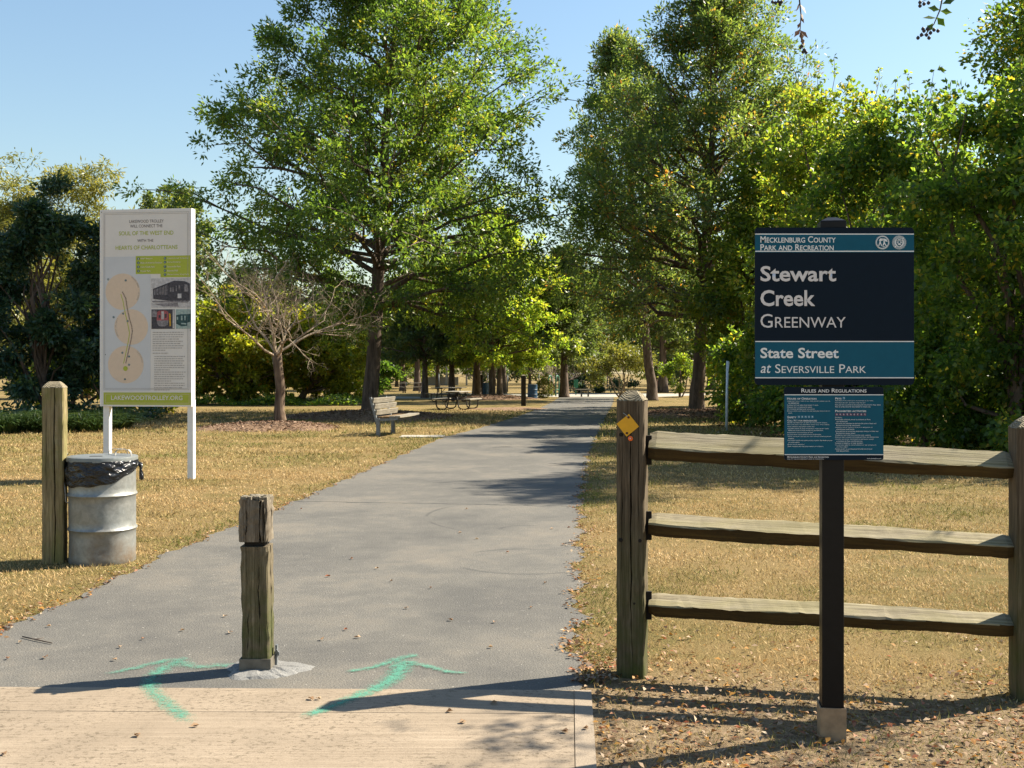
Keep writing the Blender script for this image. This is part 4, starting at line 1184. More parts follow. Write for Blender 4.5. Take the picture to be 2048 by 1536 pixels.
# --- bollard in the middle of the path mouth
r = np.random.default_rng(231)
bx, by = gp(517, 1342)
bo = empty("timber_bollard", (bx, by, 0), R(0), "short mossy timber bollard with a sawn groove, standing in the mouth of the path", "bollard")
m_ = MB(); timber(m_, 0.140, 0.140, 0.03, 0.655, [('F', 0.02, 0.02, 0.003, 0.1, 0.6), ('F', -0.04, 0.012, 0.002, 0.05, 0.35), ('R', 0.0, 0.02, 0.003, 0.1, 0.6)], r, 0.04, 0.0018, (-0.012, 0))
m_.build("shaft", M['bollard'], bo)
m_ = MB(); m_.box((-0.008, 0, 0.668), (0.105, 0.105, 0.04))
m_.build("groove_core", M['crack'], bo)
m_ = MB(); timber(m_, 0.146, 0.146, 0.680, 0.895, [('F', 0.03, 0.035, 0.004, 0.5, 1.1), ('F', -0.035, 0.02, 0.0025, 0.5, 1.1), ('F', 0.055, 0.03, 0.005, 0.5, 1.0), ('R', 0.02, 0.025, 0.004, 0.5, 1.1)], r, 0.03, 0.003, (-0.014, 0), 0.008)
hd = m_.build("head", M['bollard_head'], bo)
m_ = MB()
for k in range(26):
    a = r.uniform(-0.066, 0.066); b = r.uniform(-0.066, 0.066)
    m_.box((a - 0.013, b, 0.897 + r.uniform(0, 0.008)), (r.uniform(0.008, 0.03), r.uniform(0.03, 0.07), r.uniform(0.01, 0.022)), r.normal(0.15, 0.35))
m_.build("splintered_top", M['post_cap'], bo)
m_ = MB()
s = 0.078
for (cx, cy, sx, sy) in ((0, -s, 2 * s + 0.006, 0.006), (0, s, 2 * s + 0.006, 0.006), (-s, 0, 0.006, 2 * s - 0.006), (s, 0, 0.006, 2 * s - 0.006)):
    m_.box((cx, cy, 0.045), (sx, sy, 0.075), None, 0.001)
m_.build("base_collar", M['collar'], bo)
m_ = MB(); m_.box((0.088, 0.03, 0.075), (0.010, 0.026, 0.11)); m_.box((0.097, 0.028, 0.085), (0.012, 0.012, 0.022)); m_.tube([(0.09, 0.012, 0.11), (0.102, 0.012, 0.095), (0.09, 0.012, 0.07)], 0.0035, 6)
m_.build("hasp", M['bench_metal'], bo)
# cement patch below it
r = np.random.default_rng(235)
vs, fs = [(bx + 0.04, by + 0.0, 0.03)], []
na = 40
for q, z in ((0.55, 0.028), (0.85, 0.020), (1.0, 0.004)):
    for k in range(na):
        a = 2 * math.pi * k / na
        w = 1 + 0.10 * math.sin(3 * a + 1) + 0.08 * math.sin(5 * a) + r.normal(0, 0.03)
        vs.append((bx + 0.035 + 0.215 * q * w * math.cos(a), by - 0.0 + 0.185 * q * w * math.sin(a), z + r.normal(0, 0.003) * (q < 0.95)))
for k in range(na): fs.append((0, 1 + k, 1 + (k + 1) % na))
for i in range(2):
    for k in range(na):
        a = 1 + i * na + k; b = 1 + i * na + (k + 1) % na
        fs.append((a, a + na, b + na, b))
m_ = MB(); m_.add(vs, fs)
tag(m_.build("cement_patch", M['patch']), "rough pale cement patch around the foot of the bollard", "cement patch")

# ------------------------------------------------------------------ drums
def drum(name, label, x, y, mat, rz=0.0, bag=True, rad=0.262, group=None):
    root = empty(name, (x, y, 0), rz, label, "trash can", group)
    prof = [(rad * 0.985, 0.0), (rad, 0.008)]
    def rib(z):
        return [(rad, z - 0.022), (rad + 0.006, z - 0.012), (rad + 0.013, z), (rad + 0.006, z + 0.012), (rad, z + 0.022)]
    prof += rib(0.275) + rib(0.555) + [(rad, 0.83), (rad + 0.008, 0.838), (rad + 0.008, 0.85), (rad - 0.004, 0.852), (rad - 0.006, 0.78)]
    fine = []
    for (a, b) in zip(prof[:-1], prof[1:]):
        fine.append(a)
        if b[1] - a[1] > 0.06:
            m = int((b[1] - a[1]) / 0.04)
            fine += [(a[0] + (b[0] - a[0]) * i / m, a[1] + (b[1] - a[1]) * i / m) for i in range(1, m)]
    fine.append(prof[-1])
    mb = MB(); mb.lathe(fine, 72, cap=True)
    rr = np.random.default_rng(int(abs(x) * 100) + 3)
    dents = [(rr.uniform(0, 6.28), rr.uniform(0.08, 0.8), rr.uniform(0.004, 0.012), rr.uniform(0.05, 0.12)) for _ in range(9)] + [(-1.25, 0.13, 0.016, 0.06), (-0.9, 0.42, 0.008, 0.05)]
    V2 = []
    for (vx, vy, vz) in mb.V:
        an = math.atan2(vy, vx); k = 0
        for (da, dz, dd, dw) in dents:
            aa = (an - da + math.pi) % (2 * math.pi) - math.pi
            k += dd * math.exp(-((aa * rad / dw) ** 2 + ((vz - dz) / dw) ** 2))
        f = 1 - k / rad
        V2.append((vx * f, vy * f, vz))
    mb.V = V2
    mb.build("barrel", mat, root, R(40))
    return root
dx, dy = gp(205, 1122)
dr = drum("trash_drum", "dented galvanised steel drum with flat lid beside the wooden post", dx, dy, M['galv'])
m_ = MB(); m_.lathe([(0.001, 0.872), (0.20, 0.871), (0.268, 0.866), (0.276, 0.862), (0.278, 0.855), (0.278, 0.828), (0.274, 0.826)], 72, cap=False)
lid = m_.build("lid", M['lid'], dr, R(40))
m_ = MB(); m_.box((0.0, -0.14, 0.8725), (0.10, 0.03, 0.003)); m_.build("slot", M['crack'], lid)
for hx, hy, ha in ((0.10, 0.08, 0.5), (0.185, -0.04, -0.25)):
    m_ = MB()
    pts = [(-0.075, 0.868), (-0.07, 0.90), (-0.05, 0.918), (0.05, 0.918), (0.07, 0.90), (0.075, 0.868)]
    for (a, b) in zip(pts[:-1], pts[1:]):
        mid = ((a[0] + b[0]) / 2, (a[1] + b[1]) / 2)
        L = math.hypot(b[0] - a[0], b[1] - a[1]); an = math.atan2(b[1] - a[1], b[0] - a[0])
        m_.box((hx + mid[0] * math.cos(ha), hy + mid[0] * math.sin(ha), mid[1]), (L + 0.003, 0.022, 0.003), Matrix.Rotation(ha, 4, 'Z') @ Matrix.Rotation(-an, 4, 'Y'))
    m_.build("handle", M['steel'], lid)
# bag folded over the rim (lower on the left, gathered to a knot on the right)
r = np.random.default_rng(241)
vs, fs = [], []
na, nz = 120, 14
for i in range(nz):
    q = i / (nz - 1)
    for k in range(na):
        a = 2 * math.pi * k / na
        low = 0.645 + 0.105 * max(0.0, math.cos(a - R(22))) ** 1.5 - 0.02 * math.cos(a - R(200)) + 0.006 * math.sin(9 * a)
        z = 0.835 + (low - 0.835) * q
        pull = max(0.0, math.cos(a - R(22))) ** 2
        wr = 0.006 * math.sin(6 * a + 9 * q) + 0.005 * math.sin(15 * a - 14 * q + 2 * math.sin(5 * q)) + 0.008 * pull * math.sin(26 * q + 2 * a)
        rad = 0.274 + 0.008 * math.sin(math.pi * q) + wr * math.sin(math.pi * min(1, q * 1.15 + 0.05)) + (0.004 if q < 1 else -0.002)
        vs.append((rad * math.cos(a), rad * math.sin(a), z))
for i in range(nz - 1):
    for k in range(na):
        k2 = (k + 1) % na
        fs.append((i * na + k, (i + 1) * na + k, (i + 1) * na + k2, i * na + k2))
m_ = MB(); m_.add(vs, fs)
bag = tag(m_.build("trash_bag", M['bag'], None, True), "black plastic bag liner folded over the rim of the galvanised drum", "trash bag")
bag.location = (dx, dy, 0)
m_ = MB()
a0 = R(22)
kx, ky = 0.287 * math.cos(a0), 0.287 * math.sin(a0)
m_.tube([(kx - 0.01, ky, 0.80), (kx + 0.012, ky - 0.004, 0.785), (kx + 0.016, ky - 0.006, 0.765), (kx + 0.014, ky - 0.004, 0.74), (kx + 0.018, ky, 0.70), (kx + 0.016, ky + 0.004, 0.665), (kx + 0.012, ky + 0.004, 0.655)], [0.012, 0.022, 0.014, 0.012, 0.02, 0.018, 0.004], 10)
m_.build("knot", M['bag'], bag, True)
# chain from post to lid
ch = tag(empty("chain", (dx, dy, 0)), "short steel chain joining the drum lid to the wooden post", "chain")
A = Vector((-0.30, 0.02, 0.868)); B = Vector((-0.315, -0.03, 0.95))
for k in range(6):
    p = A.lerp(B, (k + 0.5) / 6)
    m_ = MB()
    pts = [(0.009 * math.cos(t_), 0, 0.014 * math.sin(t_)) for t_ in np.linspace(0, 2 * math.pi, 11)]
    m_.tube(pts, 0.0022, 5, False)
    l_ = m_.build("link", M['steel'], ch, True); l_.location = p; l_.rotation_euler = (0.3, 0.2, k * math.pi / 2)

def small_post(name, label, x, y, h, w, mat, group=None):
    rt = empty(name, (x, y, 0), R(10), label, "post", group)
    rr = np.random.default_rng(int(abs(x * 31 + y)))
    m_ = MB(); timber(m_, w, w, -0.03, h - 0.05, [('F', 0.01, 0.03, 0.004, 0.1, h)], rr, 0.2)
    m_.build("shaft", mat, rt)
    cap_mesh(w, w, h - 0.05, 0.05, 0.5, rr).build("bevelled_top", M['rings'], rt)
    return rt
x, y = gp(1047, 812)
small_post("wooden_post", "dark wooden post at the left path edge in front of the nearer blue drum", x, y, 1.45, 0.2, M['post_dark'], "drum posts in the grove")
x, y = gp(1065, 798)
b1 = drum("trash_drum", "dark blue drum right of the dark post at the left path edge", x, y, M['blue_drum'], 0.3, False, 0.285, "blue drums in the grove")
x, y = gp(970, 791)
b2 = copy_tree(b1); b2.location = (x, y, 0); tag(b2, "dark blue drum half hidden between tree trunks near the picnic table", "trash can", "blue drums in the grove")
x, y = gp(962, 792)
small_post("wooden_post", "dark wooden post next to the farther blue drum between tree trunks", x, y, 1.45, 0.2, M['post_dark'], "drum posts in the grove")
for o_ in (b1, b2):
    m_ = MB(); m_.lathe([(0.001, 0.872), (0.268, 0.866), (0.281, 0.855), (0.281, 0.825), (0.274, 0.823)], 40, cap=False)
    m_.build("lid", M['grey_pole'], o_, R(40))

# ------------------------------------------------------------------ text helper
def text_mesh(body, smallcaps=False, bold=0.0, shear=0.0, spacing=1.0):
    cu = bpy.data.curves.new("lettering", 'FONT')
    cu.body = body
    cu.resolution_u = 3
    cu.size = 1.0
    cu.offset = bold
    cu.shear = shear
    cu.space_character = spacing
    if smallcaps:
        cu.small_caps_scale = 0.78
        for f in cu.body_format: f.use_small_caps = True
    ob = bpy.data.objects.new("lettering", cu)
    COL.objects.link(ob)
    dg = bpy.context.evaluated_depsgraph_get()
    dg.update()
    me = bpy.data.meshes.new_from_object(ob.evaluated_get(dg))
    bpy.data.objects.remove(ob, do_unlink=True)
    bpy.data.curves.remove(cu)
    return me

def lettering(parent, body, x0, x1, z0, z1, yf, mat, smallcaps=False, bold=0.0, shear=0.0, spacing=1.0, rot=None):
    """ink box x0..x1, z0..z1 (parent frame), front at yf; writing faces -Y"""
    me = text_mesh(body, smallcaps, bold, shear, spacing)
    n = len(me.vertices)
    co = np.empty(n * 3, dtype=np.float32); me.vertices.foreach_get("co", co)
    co = co.reshape(-1, 3)
    mn = co.min(0); mx = co.max(0)
    out = np.empty_like(co)
    out[:, 0] = x0 + (co[:, 0] - mn[0]) / (mx[0] - mn[0]) * (x1 - x0)
    out[:, 2] = z0 + (co[:, 1] - mn[1]) / (mx[1] - mn[1]) * (z1 - z0)
    out[:, 1] = yf
    me.vertices.foreach_set("co", out.ravel())
    me.materials.clear()
    me.update()
    me.name = "lettering"
    return link("lettering", me, mat, parent)

def plate(parent, name, x0, x1, z0, z1, yf, th, mat, rad=0.0):
    mb = MB()
    if rad > 0:
        pts = []
        for cx, cz, a0 in ((x1 - rad, z0 + rad, -90), (x1 - rad, z1 - rad, 0), (x0 + rad, z1 - rad, 90), (x0 + rad, z0 + rad, 180)):
            for k in range(7):
                a = R(a0 + 15 * k)
                pts.append((cx + rad * math.cos(a), cz + rad * math.sin(a)))
    else:
        pts = [(x0, z0), (x1, z0), (x1, z1), (x0, z1)]
    mb.prism(pts, yf, yf + th)
    return mb.build(name, mat, parent)

def disc(parent, name, cx, cz, r0, r1, yf, th, mat, n=48):
    """ring (r0>0) or disc facing -Y"""
    mb = MB()
    if r0 <= 0:
        mb.prism([(cx + r1 * math.cos(2 * math.pi * k / n), cz + r1 * math.sin(2 * math.pi * k / n)) for k in range(n)], yf, yf + th)
    else:
        vs, fs = [], []
        for k in range(n):
            a = 2 * math.pi * k / n
            vs += [(cx + r0 * math.cos(a), yf, cz + r0 * math.sin(a)), (cx + r1 * math.cos(a), yf, cz + r1 * math.sin(a))]
        for k in range(n):
            k2 = (k + 1) % n
            fs.append((2 * k, 2 * k2, 2 * k2 + 1, 2 * k + 1))
        mb.add(vs, fs)
    return mb.build(name, mat, parent)

def flat(parent, name, polys, yf, mat):
    mb = MB()
    for p in polys:
        mb.add([(x, yf, z) for x, z in p], [tuple(range(len(p)))])
    return mb.build(name, mat, parent)

# ------------------------------------------------------------------ greenway sign
SY = 2.898 * YS
gs = empty("greenway_sign", (0, 0, 0), 0, "navy and teal greenway name sign with rules board on a black square post", "sign")
SX = (1663 - CX) * SY / FPX
gs.location = (SX, SY, 0)
PF = -0.062                                  # front of the panels relative to the post axis
SC = FPX / (SY + PF)
def sx(px): return (px - CX) / SC - SX
def sz(py): return EYE - (py - HY) / SC
m_ = MB(); m_.box((0, 0, 1.145), (0.090, 0.090, 2.03), None, 0.004)
post_rot = R(-8)
o = m_.build("post", M['black_metal'], gs); o.rotation_euler = (0, 0, post_rot)
m_ = MB(); m_.box((0, 0, 2.172), (0.106, 0.106, 0.032), None, 0.004)
m_.add([(-0.05, -0.05, 2.189), (0.05, -0.05, 2.189), (0.05, 0.05, 2.189), (-0.05, 0.05, 2.189), (-0.018, -0.018, 2.206), (0.018, -0.018, 2.206), (0.018, 0.018, 2.206), (-0.018, 0.018, 2.206)], [(0, 1, 5, 4), (1, 2, 6, 5), (2, 3, 7, 6), (3, 0, 4, 7), (4, 5, 6, 7)])
cp_ = m_.build("post_cap", M['black_metal'], gs); cp_.rotation_euler = (0, 0, post_rot)
m_ = MB()
for (cx, cy, sx_, sy_) in ((0, -0.0505, 0.107, 0.006), (0, 0.0505, 0.107, 0.006), (-0.0505, 0, 0.006, 0.095), (0.0505, 0, 0.006, 0.095)):
    m_.box((cx, cy, 0.06), (sx_, sy_, 0.16), None, 0.001)
cp_ = m_.build("base_sleeve", M['tan_metal'], gs); cp_.rotation_euler = (0, 0, post_rot)
# main panel
mp = plate(gs, "name_panel", sx(1510), sx(1828), sz(770), sz(455), PF, 0.006, M['navy'], 0.016)
y1, y2, y3 = PF - 0.0012, PF - 0.0020, PF - 0.0028
plate(mp, "teal_band", sx(1510.2), sx(1827.8), sz(505), sz(467), y1, 0.0008, M['teal'])
plate(mp, "teal_band", sx(1510.2), sx(1827.8), sz(756), sz(682), y1, 0.0008, M['teal'])
for py in (468.3, 502.6, 683, 755.5):
    plate(mp, "white_stripe", sx(1510.3), sx(1827.7), sz(py + 1.0), sz(py - 1.0), y2, 0.0006, M['white_print'])
W_ = M['white_print']; S_ = M['silver_print']
lettering(mp, "Mecklenburg County", sx(1520.5), sx(1671), sz(485.5), sz(472.5), y3, W_, True, 0.012)
lettering(mp, "Park and Recreation", sx(1520.5), sx(1667), sz(501.0), sz(488.5), y3, W_, True, 0.012)
lettering(mp, "Stewart", sx(1520.5), sx(1672), sz(563), sz(532), y3, S_, False, 0.022)
lettering(mp, "Creek", sx(1520.5), sx(1630), sz(612.5), sz(580), y3, S_, False, 0.022)
lettering(mp, "Greenway", sx(1520.5), sx(1691), sz(655.5), sz(628), y3, S_, True, 0.0)
lettering(mp, "State Street", sx(1520.5), sx(1677), sz(716.5), sz(695.5), y3, W_, False, 0.022)
lettering(mp, "at", sx(1521), sx(1542), sz(746), sz(729.5), y3, W_, False, 0.005, 0.25)
lettering(mp, "Seversville Park", sx(1550), sx(1731.5), sz(746), sz(728.5), y3, W_, True, 0.0)
# two round seals
def seal(px, py, rp, kind):
    cx, cz, q = sx(px), sz(py), rp / SC
    g_ = disc(mp, "seal", cx, cz, 0, q, y3, 0.0006, W_, 56)
    yy = y3 - 0.0006; yz = y3 - 0.0012
    disc(g_, "seal_ring", cx, cz, q * 0.93, q * 0.97, yy, 0, M['teal'])
    if kind == 0:
        disc(g_, "seal_field", cx, cz, 0, q * 0.80, yy, 0.0003, M['teal'])
        def P(pts): return [(cx + a * q, cz + b * q) for a, b in pts]
        flat(g_, "emblem", [P([(-0.55, 0.25), (-0.35, 0.55), (0.1, 0.62), (0.55, 0.45), (0.72, 0.1), (0.5, 0.12), (0.3, 0.2), (0.1, 0.3), (-0.2, 0.2)]),
                            P([(-0.42, 0.22), (-0.28, 0.2), (-0.22, -0.1), (-0.05, -0.5), (-0.2, -0.5), (-0.34, -0.15), (-0.5, -0.5), (-0.62, -0.48), (-0.46, -0.05)]),
                            P([(0.12, 0.22), (0.3, 0.2), (0.36, -0.1), (0.62, -0.5), (0.46, -0.55), (0.28, -0.2), (0.1, -0.5), (-0.02, -0.45), (0.14, -0.05)]),
                            P([(-0.15, -0.62), (0.2, -0.7), (0.5, -0.6), (0.1, -0.58)])], yz, W_)
        flat(g_, "emblem_detail", [P([(-0.2, 0.5), (0.1, 0.56), (0.3, 0.48), (0.05, 0.44)])], yz - 0.0004, M['teal'])
    else:
        disc(g_, "seal_ring", cx, cz, q * 0.66, q * 0.70, yy, 0, M['teal'])
        for k in range(30):
            a = 2 * math.pi * k / 30
            if k % 15 == 4: continue
            u = [(cx + rr_ * q * math.cos(a + da), cz + rr_ * q * math.sin(a + da)) for rr_, da in ((0.75, -0.06), (0.88, -0.06), (0.88, 0.05), (0.75, 0.05))]
            flat(g_, "rim_letter", [u], yy - 0.0002, M['teal'])
        def P(pts): return [(cx + a * q, cz + b * q) for a, b in pts]
        flat(g_, "shield", [P([(-0.46, 0.2), (0.46, 0.2), (0.42, -0.2), (0.22, -0.46), (0, -0.58), (-0.22, -0.46), (-0.42, -0.2)]), P([(-0.44, 0.28), (-0.3, 0.5), (0, 0.58), (0.3, 0.5), (0.44, 0.28)])], yy - 0.0002, M['teal'])
        flat(g_, "shield_detail", [P([(-0.36, 0.1), (-0.05, 0.12), (-0.1, -0.02), (-0.34, -0.06)]), P([(0.05, 0.12), (0.36, 0.1), (0.34, -0.1), (0.12, -0.02)]), P([(-0.3, -0.16), (0.05, -0.12), (0.3, -0.2), (0.1, -0.4), (-0.12, -0.34)]), P([(-0.28, 0.34), (0.28, 0.34), (0.18, 0.46), (-0.18, 0.46)])], yy - 0.0005, W_)
seal(1764.5, 485, 14, 0)
seal(1798, 485, 14, 1)
# rules board
rp = plate(gs, "rules_panel", sx(1568.5), sx(1767), sz(920), sz(774), PF, 0.005, M['navy'], 0.009)
plate(rp, "teal_field", sx(1568.8), sx(1766.7), sz(909.5), sz(789), y1, 0.0008, M['teal'])
for py in (789.6, 909.2):
    plate(rp, "white_stripe", sx(1568.9), sx(1766.6), sz(py + 0.8), sz(py - 0.8), y2, 0.0006, M['white_print'])
lettering(rp, "Rules and Regulations", sx(1602.5), sx(1732.5), sz(785), sz(777), y3, W_, True, 0.008)
def zl(v): return 772 + v / 10.24
LEFT_TXT = [("Hours of Operation", 82, 680, 279, 236, 1), ("Greenway trail is open at all times, except during floods", 84, 962, 320, 300, 0), ("or emergencies.", 104, 328, 361, 341, 0),
 ("Parking lots are open from dawn to dusk.", 84, 722, 401, 381, 0), ("Parking only in designated areas.", 84, 594, 442, 422, 0), ("No loitering between dusk and dawn.", 84, 648, 482, 462, 0),
 ("Bicycle lights and reflectors are required from dusk to", 84, 960, 523, 503, 0), ("dawn.", 104, 184, 563, 545, 0), ("Safety", 86, 272, 660, 616, 1), ("Call 911 for emergencies", 86, 690, 725, 690, 1),
 ("Secure valuables out of sight in your locked vehicle.", 86, 902, 760, 741, 0), ("For your safety and enjoyment please walk with a friend.", 86, 952, 801, 782, 0), ("Trail surfaces are slippery when wet.", 86, 650, 841, 822, 0),
 ("Children under 16 years of age must wear helmet when", 86, 930, 881, 862, 0), ("riding bicycles, roller blades or skateboards.", 104, 824, 922, 903, 0), ("Pedestrians have the right of way.", 86, 616, 962, 943, 0),
 ("Cyclists must slow approaching pedestrians.", 86, 782, 1003, 984, 0), ("Travel on right, pass on left. Give audible warning before", 90, 984, 1043, 1024, 0), ("passing.", 104, 226, 1086, 1068, 0),
 ("Stay alert! Listen for approaching traffic. Decrease volume", 90, 1004, 1124, 1104, 0), ("of audio device.", 106, 338, 1165, 1147, 0), ("Do not block greenway.", 90, 442, 1205, 1186, 0), ("Treat wildlife and the environment with respect.", 90, 830, 1246, 1226, 0)]
for s_, a, b, c0, c1, hd_ in LEFT_TXT:
    lettering(rp, s_, sx(1566 + a / 10.24), sx(1566 + b / 10.24), sz(zl(c0)), sz(zl(c1)), y3, W_, True, 0.015 if hd_ else 0.01)
RIGHT_TXT = [("Pets", 64, 190, 275, 236, 1), ("Pets must be on leash (6 ft. or shorter) at all times.", 64, 842, 313, 292, 0), ("Pets must be kept on right, pass on left", 64, 682, 354, 334, 0),
 ("Pets are not allowed in playgrounds or athletic field areas", 64, 994, 396, 374, 0), ("Pick up after your pet and deposit in trash can.", 64, 788, 437, 414, 0), ("Prohibited activities", 64, 696, 532, 490, 1),
 ("Littering.", 64, 204, 656, 636, 0), ("Motorized vehicles unless authorized by Park", 64, 786, 697, 676, 0), ("and Recreation.", 84, 318, 738, 716, 0), ("Weapons and firearms per section 29 county Park and", 64, 904, 778, 756, 0),
 ("Recreation facilities ordinance.", 84, 574, 817, 796, 0), ("Smoking, use of tobacco products, marijuana or", 64, 828, 858, 836, 0), ("controlled substances", 84, 452, 898, 878, 0), ("Consumption of alcoholic beverages without a Park and", 64, 946, 938, 916, 0),
 ("Recreation issued permit", 84, 476, 978, 957, 0), ("Swimming, golf practice, hunting and camping", 64, 788, 1018, 996, 0), ("Posting signs, unless authorized by Park and Recreation.", 64, 956, 1059, 1036, 0), ("Selling, soliciting or exhibiting materials, unless", 64, 848, 1099, 1078, 0),
 ("authorized by Park and Recreation.", 84, 626, 1140, 1118, 0), ("Damage or removal of park property", 64, 636, 1180, 1158, 0), ("Collection, removal or disturbance of any natural or", 64, 904, 1220, 1198, 0), ("cultural object", 84, 326, 1260, 1240, 0),
 ("Fishing except in accordance with NC state rules", 64, 816, 1300, 1278, 0), ("and regulations.", 84, 342, 1341, 1320, 0)]
for s_, a, b, c0, c1, hd_ in RIGHT_TXT:
    lettering(rp, s_, sx(1664 + a / 10.24), sx(1664 + b / 10.24), sz(zl(c0)), sz(zl(c1)), y3, W_, True, 0.015 if hd_ else 0.01)
lettering(rp, "Mecklenburg County Park and Recreation", sx(1574.2), sx(1657), sz(zl(1468)), sz(zl(1436)), y3, W_, True, 0.012)
lettering(rp, "Call 311 for non-emergency issues or information", sx(1574.2), sx(1647), sz(zl(1503)), sz(zl(1482)), y3, W_, True, 0.01)
lettering(rp, "www.parkandrec.com", sx(1733.5), sx(1762), sz(zl(1500)), sz(zl(1474)), y3, W_, False, 0.01)
def icon(px, py, w, mat_bg, seed):
    h = w / 2
    b = plate(rp, "icon", sx(px - h), sx(px + h), sz(py + h), sz(py - h), y2, 0.0004, mat_bg)
    rr = np.random.default_rng(seed)
    cx, cz, q = sx(px), sz(py), h / SC
    polys = [[(cx + q * (a + da), cz + q * (b_ + db)) for da, db in ((-0.16, -0.12), (0.16, -0.12), (0.16, 0.12), (-0.16, 0.12))] for a, b_ in ((0, 0.5),)]
    k = rr.uniform(-0.35, 0.35, 4)
    polys.append([(cx + q * (-0.12 + k[0]), cz + q * 0.3), (cx + q * (0.14 + k[0]), cz + q * 0.3), (cx + q * (0.3 + k[1]), cz - q * 0.6), (cx + q * (0.1 + k[1]), cz - q * 0.6)])
    polys.append([(cx - q * 0.5, cz + q * (0.1 + k[2])), (cx + q * 0.5, cz + q * (0.2 + k[3])), (cx + q * 0.5, cz + q * k[3]), (cx - q * 0.5, cz + q * (-0.08 + k[2]))])
    flat(b, "pictogram", polys, y3, W_)
t_ = plain('pale_teal_icon_square', (0.06, 0.2, 0.3), 0.5); u_ = plain('plum_icon_square', (0.10, 0.035, 0.085), 0.5)
for k in range(5): icon(1566 + (322 + 69 * k) / 10.24, zl(632), 5.0, t_, 300 + k)
icon(1664 + 240 / 10.24, zl(248), 5.0, t_, 310)
for k in range(9): icon(1664 + (92 + 72 * k) / 10.24, zl(583), 5.6, u_, 320 + k)

# ------------------------------------------------------------------ trolley poster sign
TY = 10.0 * YS
ts = empty("poster_sign", ((295 - CX) * TY / FPX, TY, 0), R(-7), "tall white trolley information poster board on two white posts, left lawn", "sign")
TX = ts.location.x
PT = -0.075
TS = FPX / (TY + PT)
def tx(px): return (px - CX) / TS - TX
def tz(py): return EYE - (py - HY) / TS
bd = plate(ts, "board", tx(196), tx(388.5), tz(813), tz(418), PT, 0.13, M['white_paint'])
def leg(px, w):
    m_ = MB(); m_.box((0, 0, 0.56), (w, 0.09, 1.18), None, 0.004)
    o = m_.build("leg", M['white_paint'], ts); o.location = (px, 0.0, 0)
leg(tx(207), 0.092); leg(tx(384), 0.088)
e = 0.002
plate(bd, "poster", tx(199), tx(387), tz(811), tz(420), PT - e, e, M['poster'])
a1, a2, a3, a4 = PT - 2 * e, PT - 3 * e, PT - 4 * e, PT - 5 * e
plate(bd, "grey_panel", tx(203), tx(303), tz(782), tz(513), a1, e * 0.5, M['poster_grey'])
plate(bd, "lime_band", tx(204), tx(387), tz(809.5), tz(785), a1, e * 0.5, M['lime'])
def frame(x0, x1, y0, y1, w, yf, mat, nm):
    for (p, q, u, v_) in ((x0, x1, y0, y0 + w), (x0, x1, y1 - w, y1), (x0, x0 + w, y0 + w, y1 - w), (x1 - w, x1, y0 + w, y1 - w)):
        plate(bd, nm, tx(p), tx(q), tz(v_), tz(u), yf, e * 0.3, mat)
frame(204.5, 383.5, 424.5, 779, 0.5, a1 - e * 0.4, M['grey_print'], "border_line")
frame(206.5, 380.5, 427.5, 777, 0.5, a1 - e * 0.4, M['grey_print'], "border_line")
frame(208, 384, 788, 806.5, 0.6, a2, M['peach'], "border_line")
BR, LM, GRY = M['brown_print'], M['lime'], M['grey_print']
lettering(bd, "LAKEWOOD TROLLEY", tx(258.5), tx(330.5), tz(445.5), tz(439.5), a1, BR, False, 0.004)
lettering(bd, "WILL CONNECT THE", tx(260), tx(328), tz(455), tz(449), a1, BR, False, 0.004)
lettering(bd, "SOUL OF THE WEST END", tx(236.5), tx(351), tz(470.3), tz(462), a1, LM, False, 0.012)
lettering(bd, "WITH THE", tx(275.5), tx(309), tz(484), tz(478.5), a1, BR, False, 0.004)
lettering(bd, "HEARTS OF CHARLOTTEANS", tx(229.5), tx(359.5), tz(499), tz(490.8), a1, LM, False, 0.012)
lettering(bd, "LAKEWOODTROLLEY.ORG", tx(220), tx(370), tz(800), tz(791), a2, M['poster'], False, 0.012)
# legend
plate(bd, "lime_box", tx(272), tx(386.5), tz(548), tz(512), a1 - 0.0005, e * 0.4, M['lime'])
plate(bd, "lime_box", tx(324), tx(386.5), tz(555), tz(548), a1 - 0.0005, e * 0.4, M['lime'])
def dot(px, py, rp_, num):
    q = rp_ / TS
    d_ = disc(bd, "number_dot", tx(px), tz(py), 0, q, a3, e * 0.4, M['teal_print'], 20)
    lettering(d_, num, tx(px) - q * 0.3, tx(px) + q * 0.3, tz(py) - q * 0.6, tz(py) + q * 0.6, a3 - e * 0.4, M['poster'], False, 0.02)
LEG1 = [("1", "BB&T Ballpark", 517.5, 307.5), ("2", "Bank of America Stadium", 525.5, 327), ("3", "Irwin Creek Park", 533.7, 312), ("4", "Frazier Park", 542, 303.5)]
LEG2 = [("5", "Stewart Creek Greenway", 517.3, 382.5), ("6", "Bruns Academy", 525, 366), ("7", "Seversville Park", 533.7, 366.5), ("8", "Savona Mill", 541.8, 360), ("9", "Martin Luther King Park", 549.8, 383)]
for (n_, s_, py, xe) in LEG1:
    dot(277.8, py, 2.6, n_); lettering(bd, s_, tx(282.5), tx(xe), tz(py + 1.7), tz(py - 1.7), a2, M['poster'])
for (n_, s_, py, xe) in LEG2:
    dot(333.5, py, 2.6, n_); lettering(bd, s_, tx(338), tx(xe), tz(py + 1.7), tz(py - 1.7), a2, M['poster'])
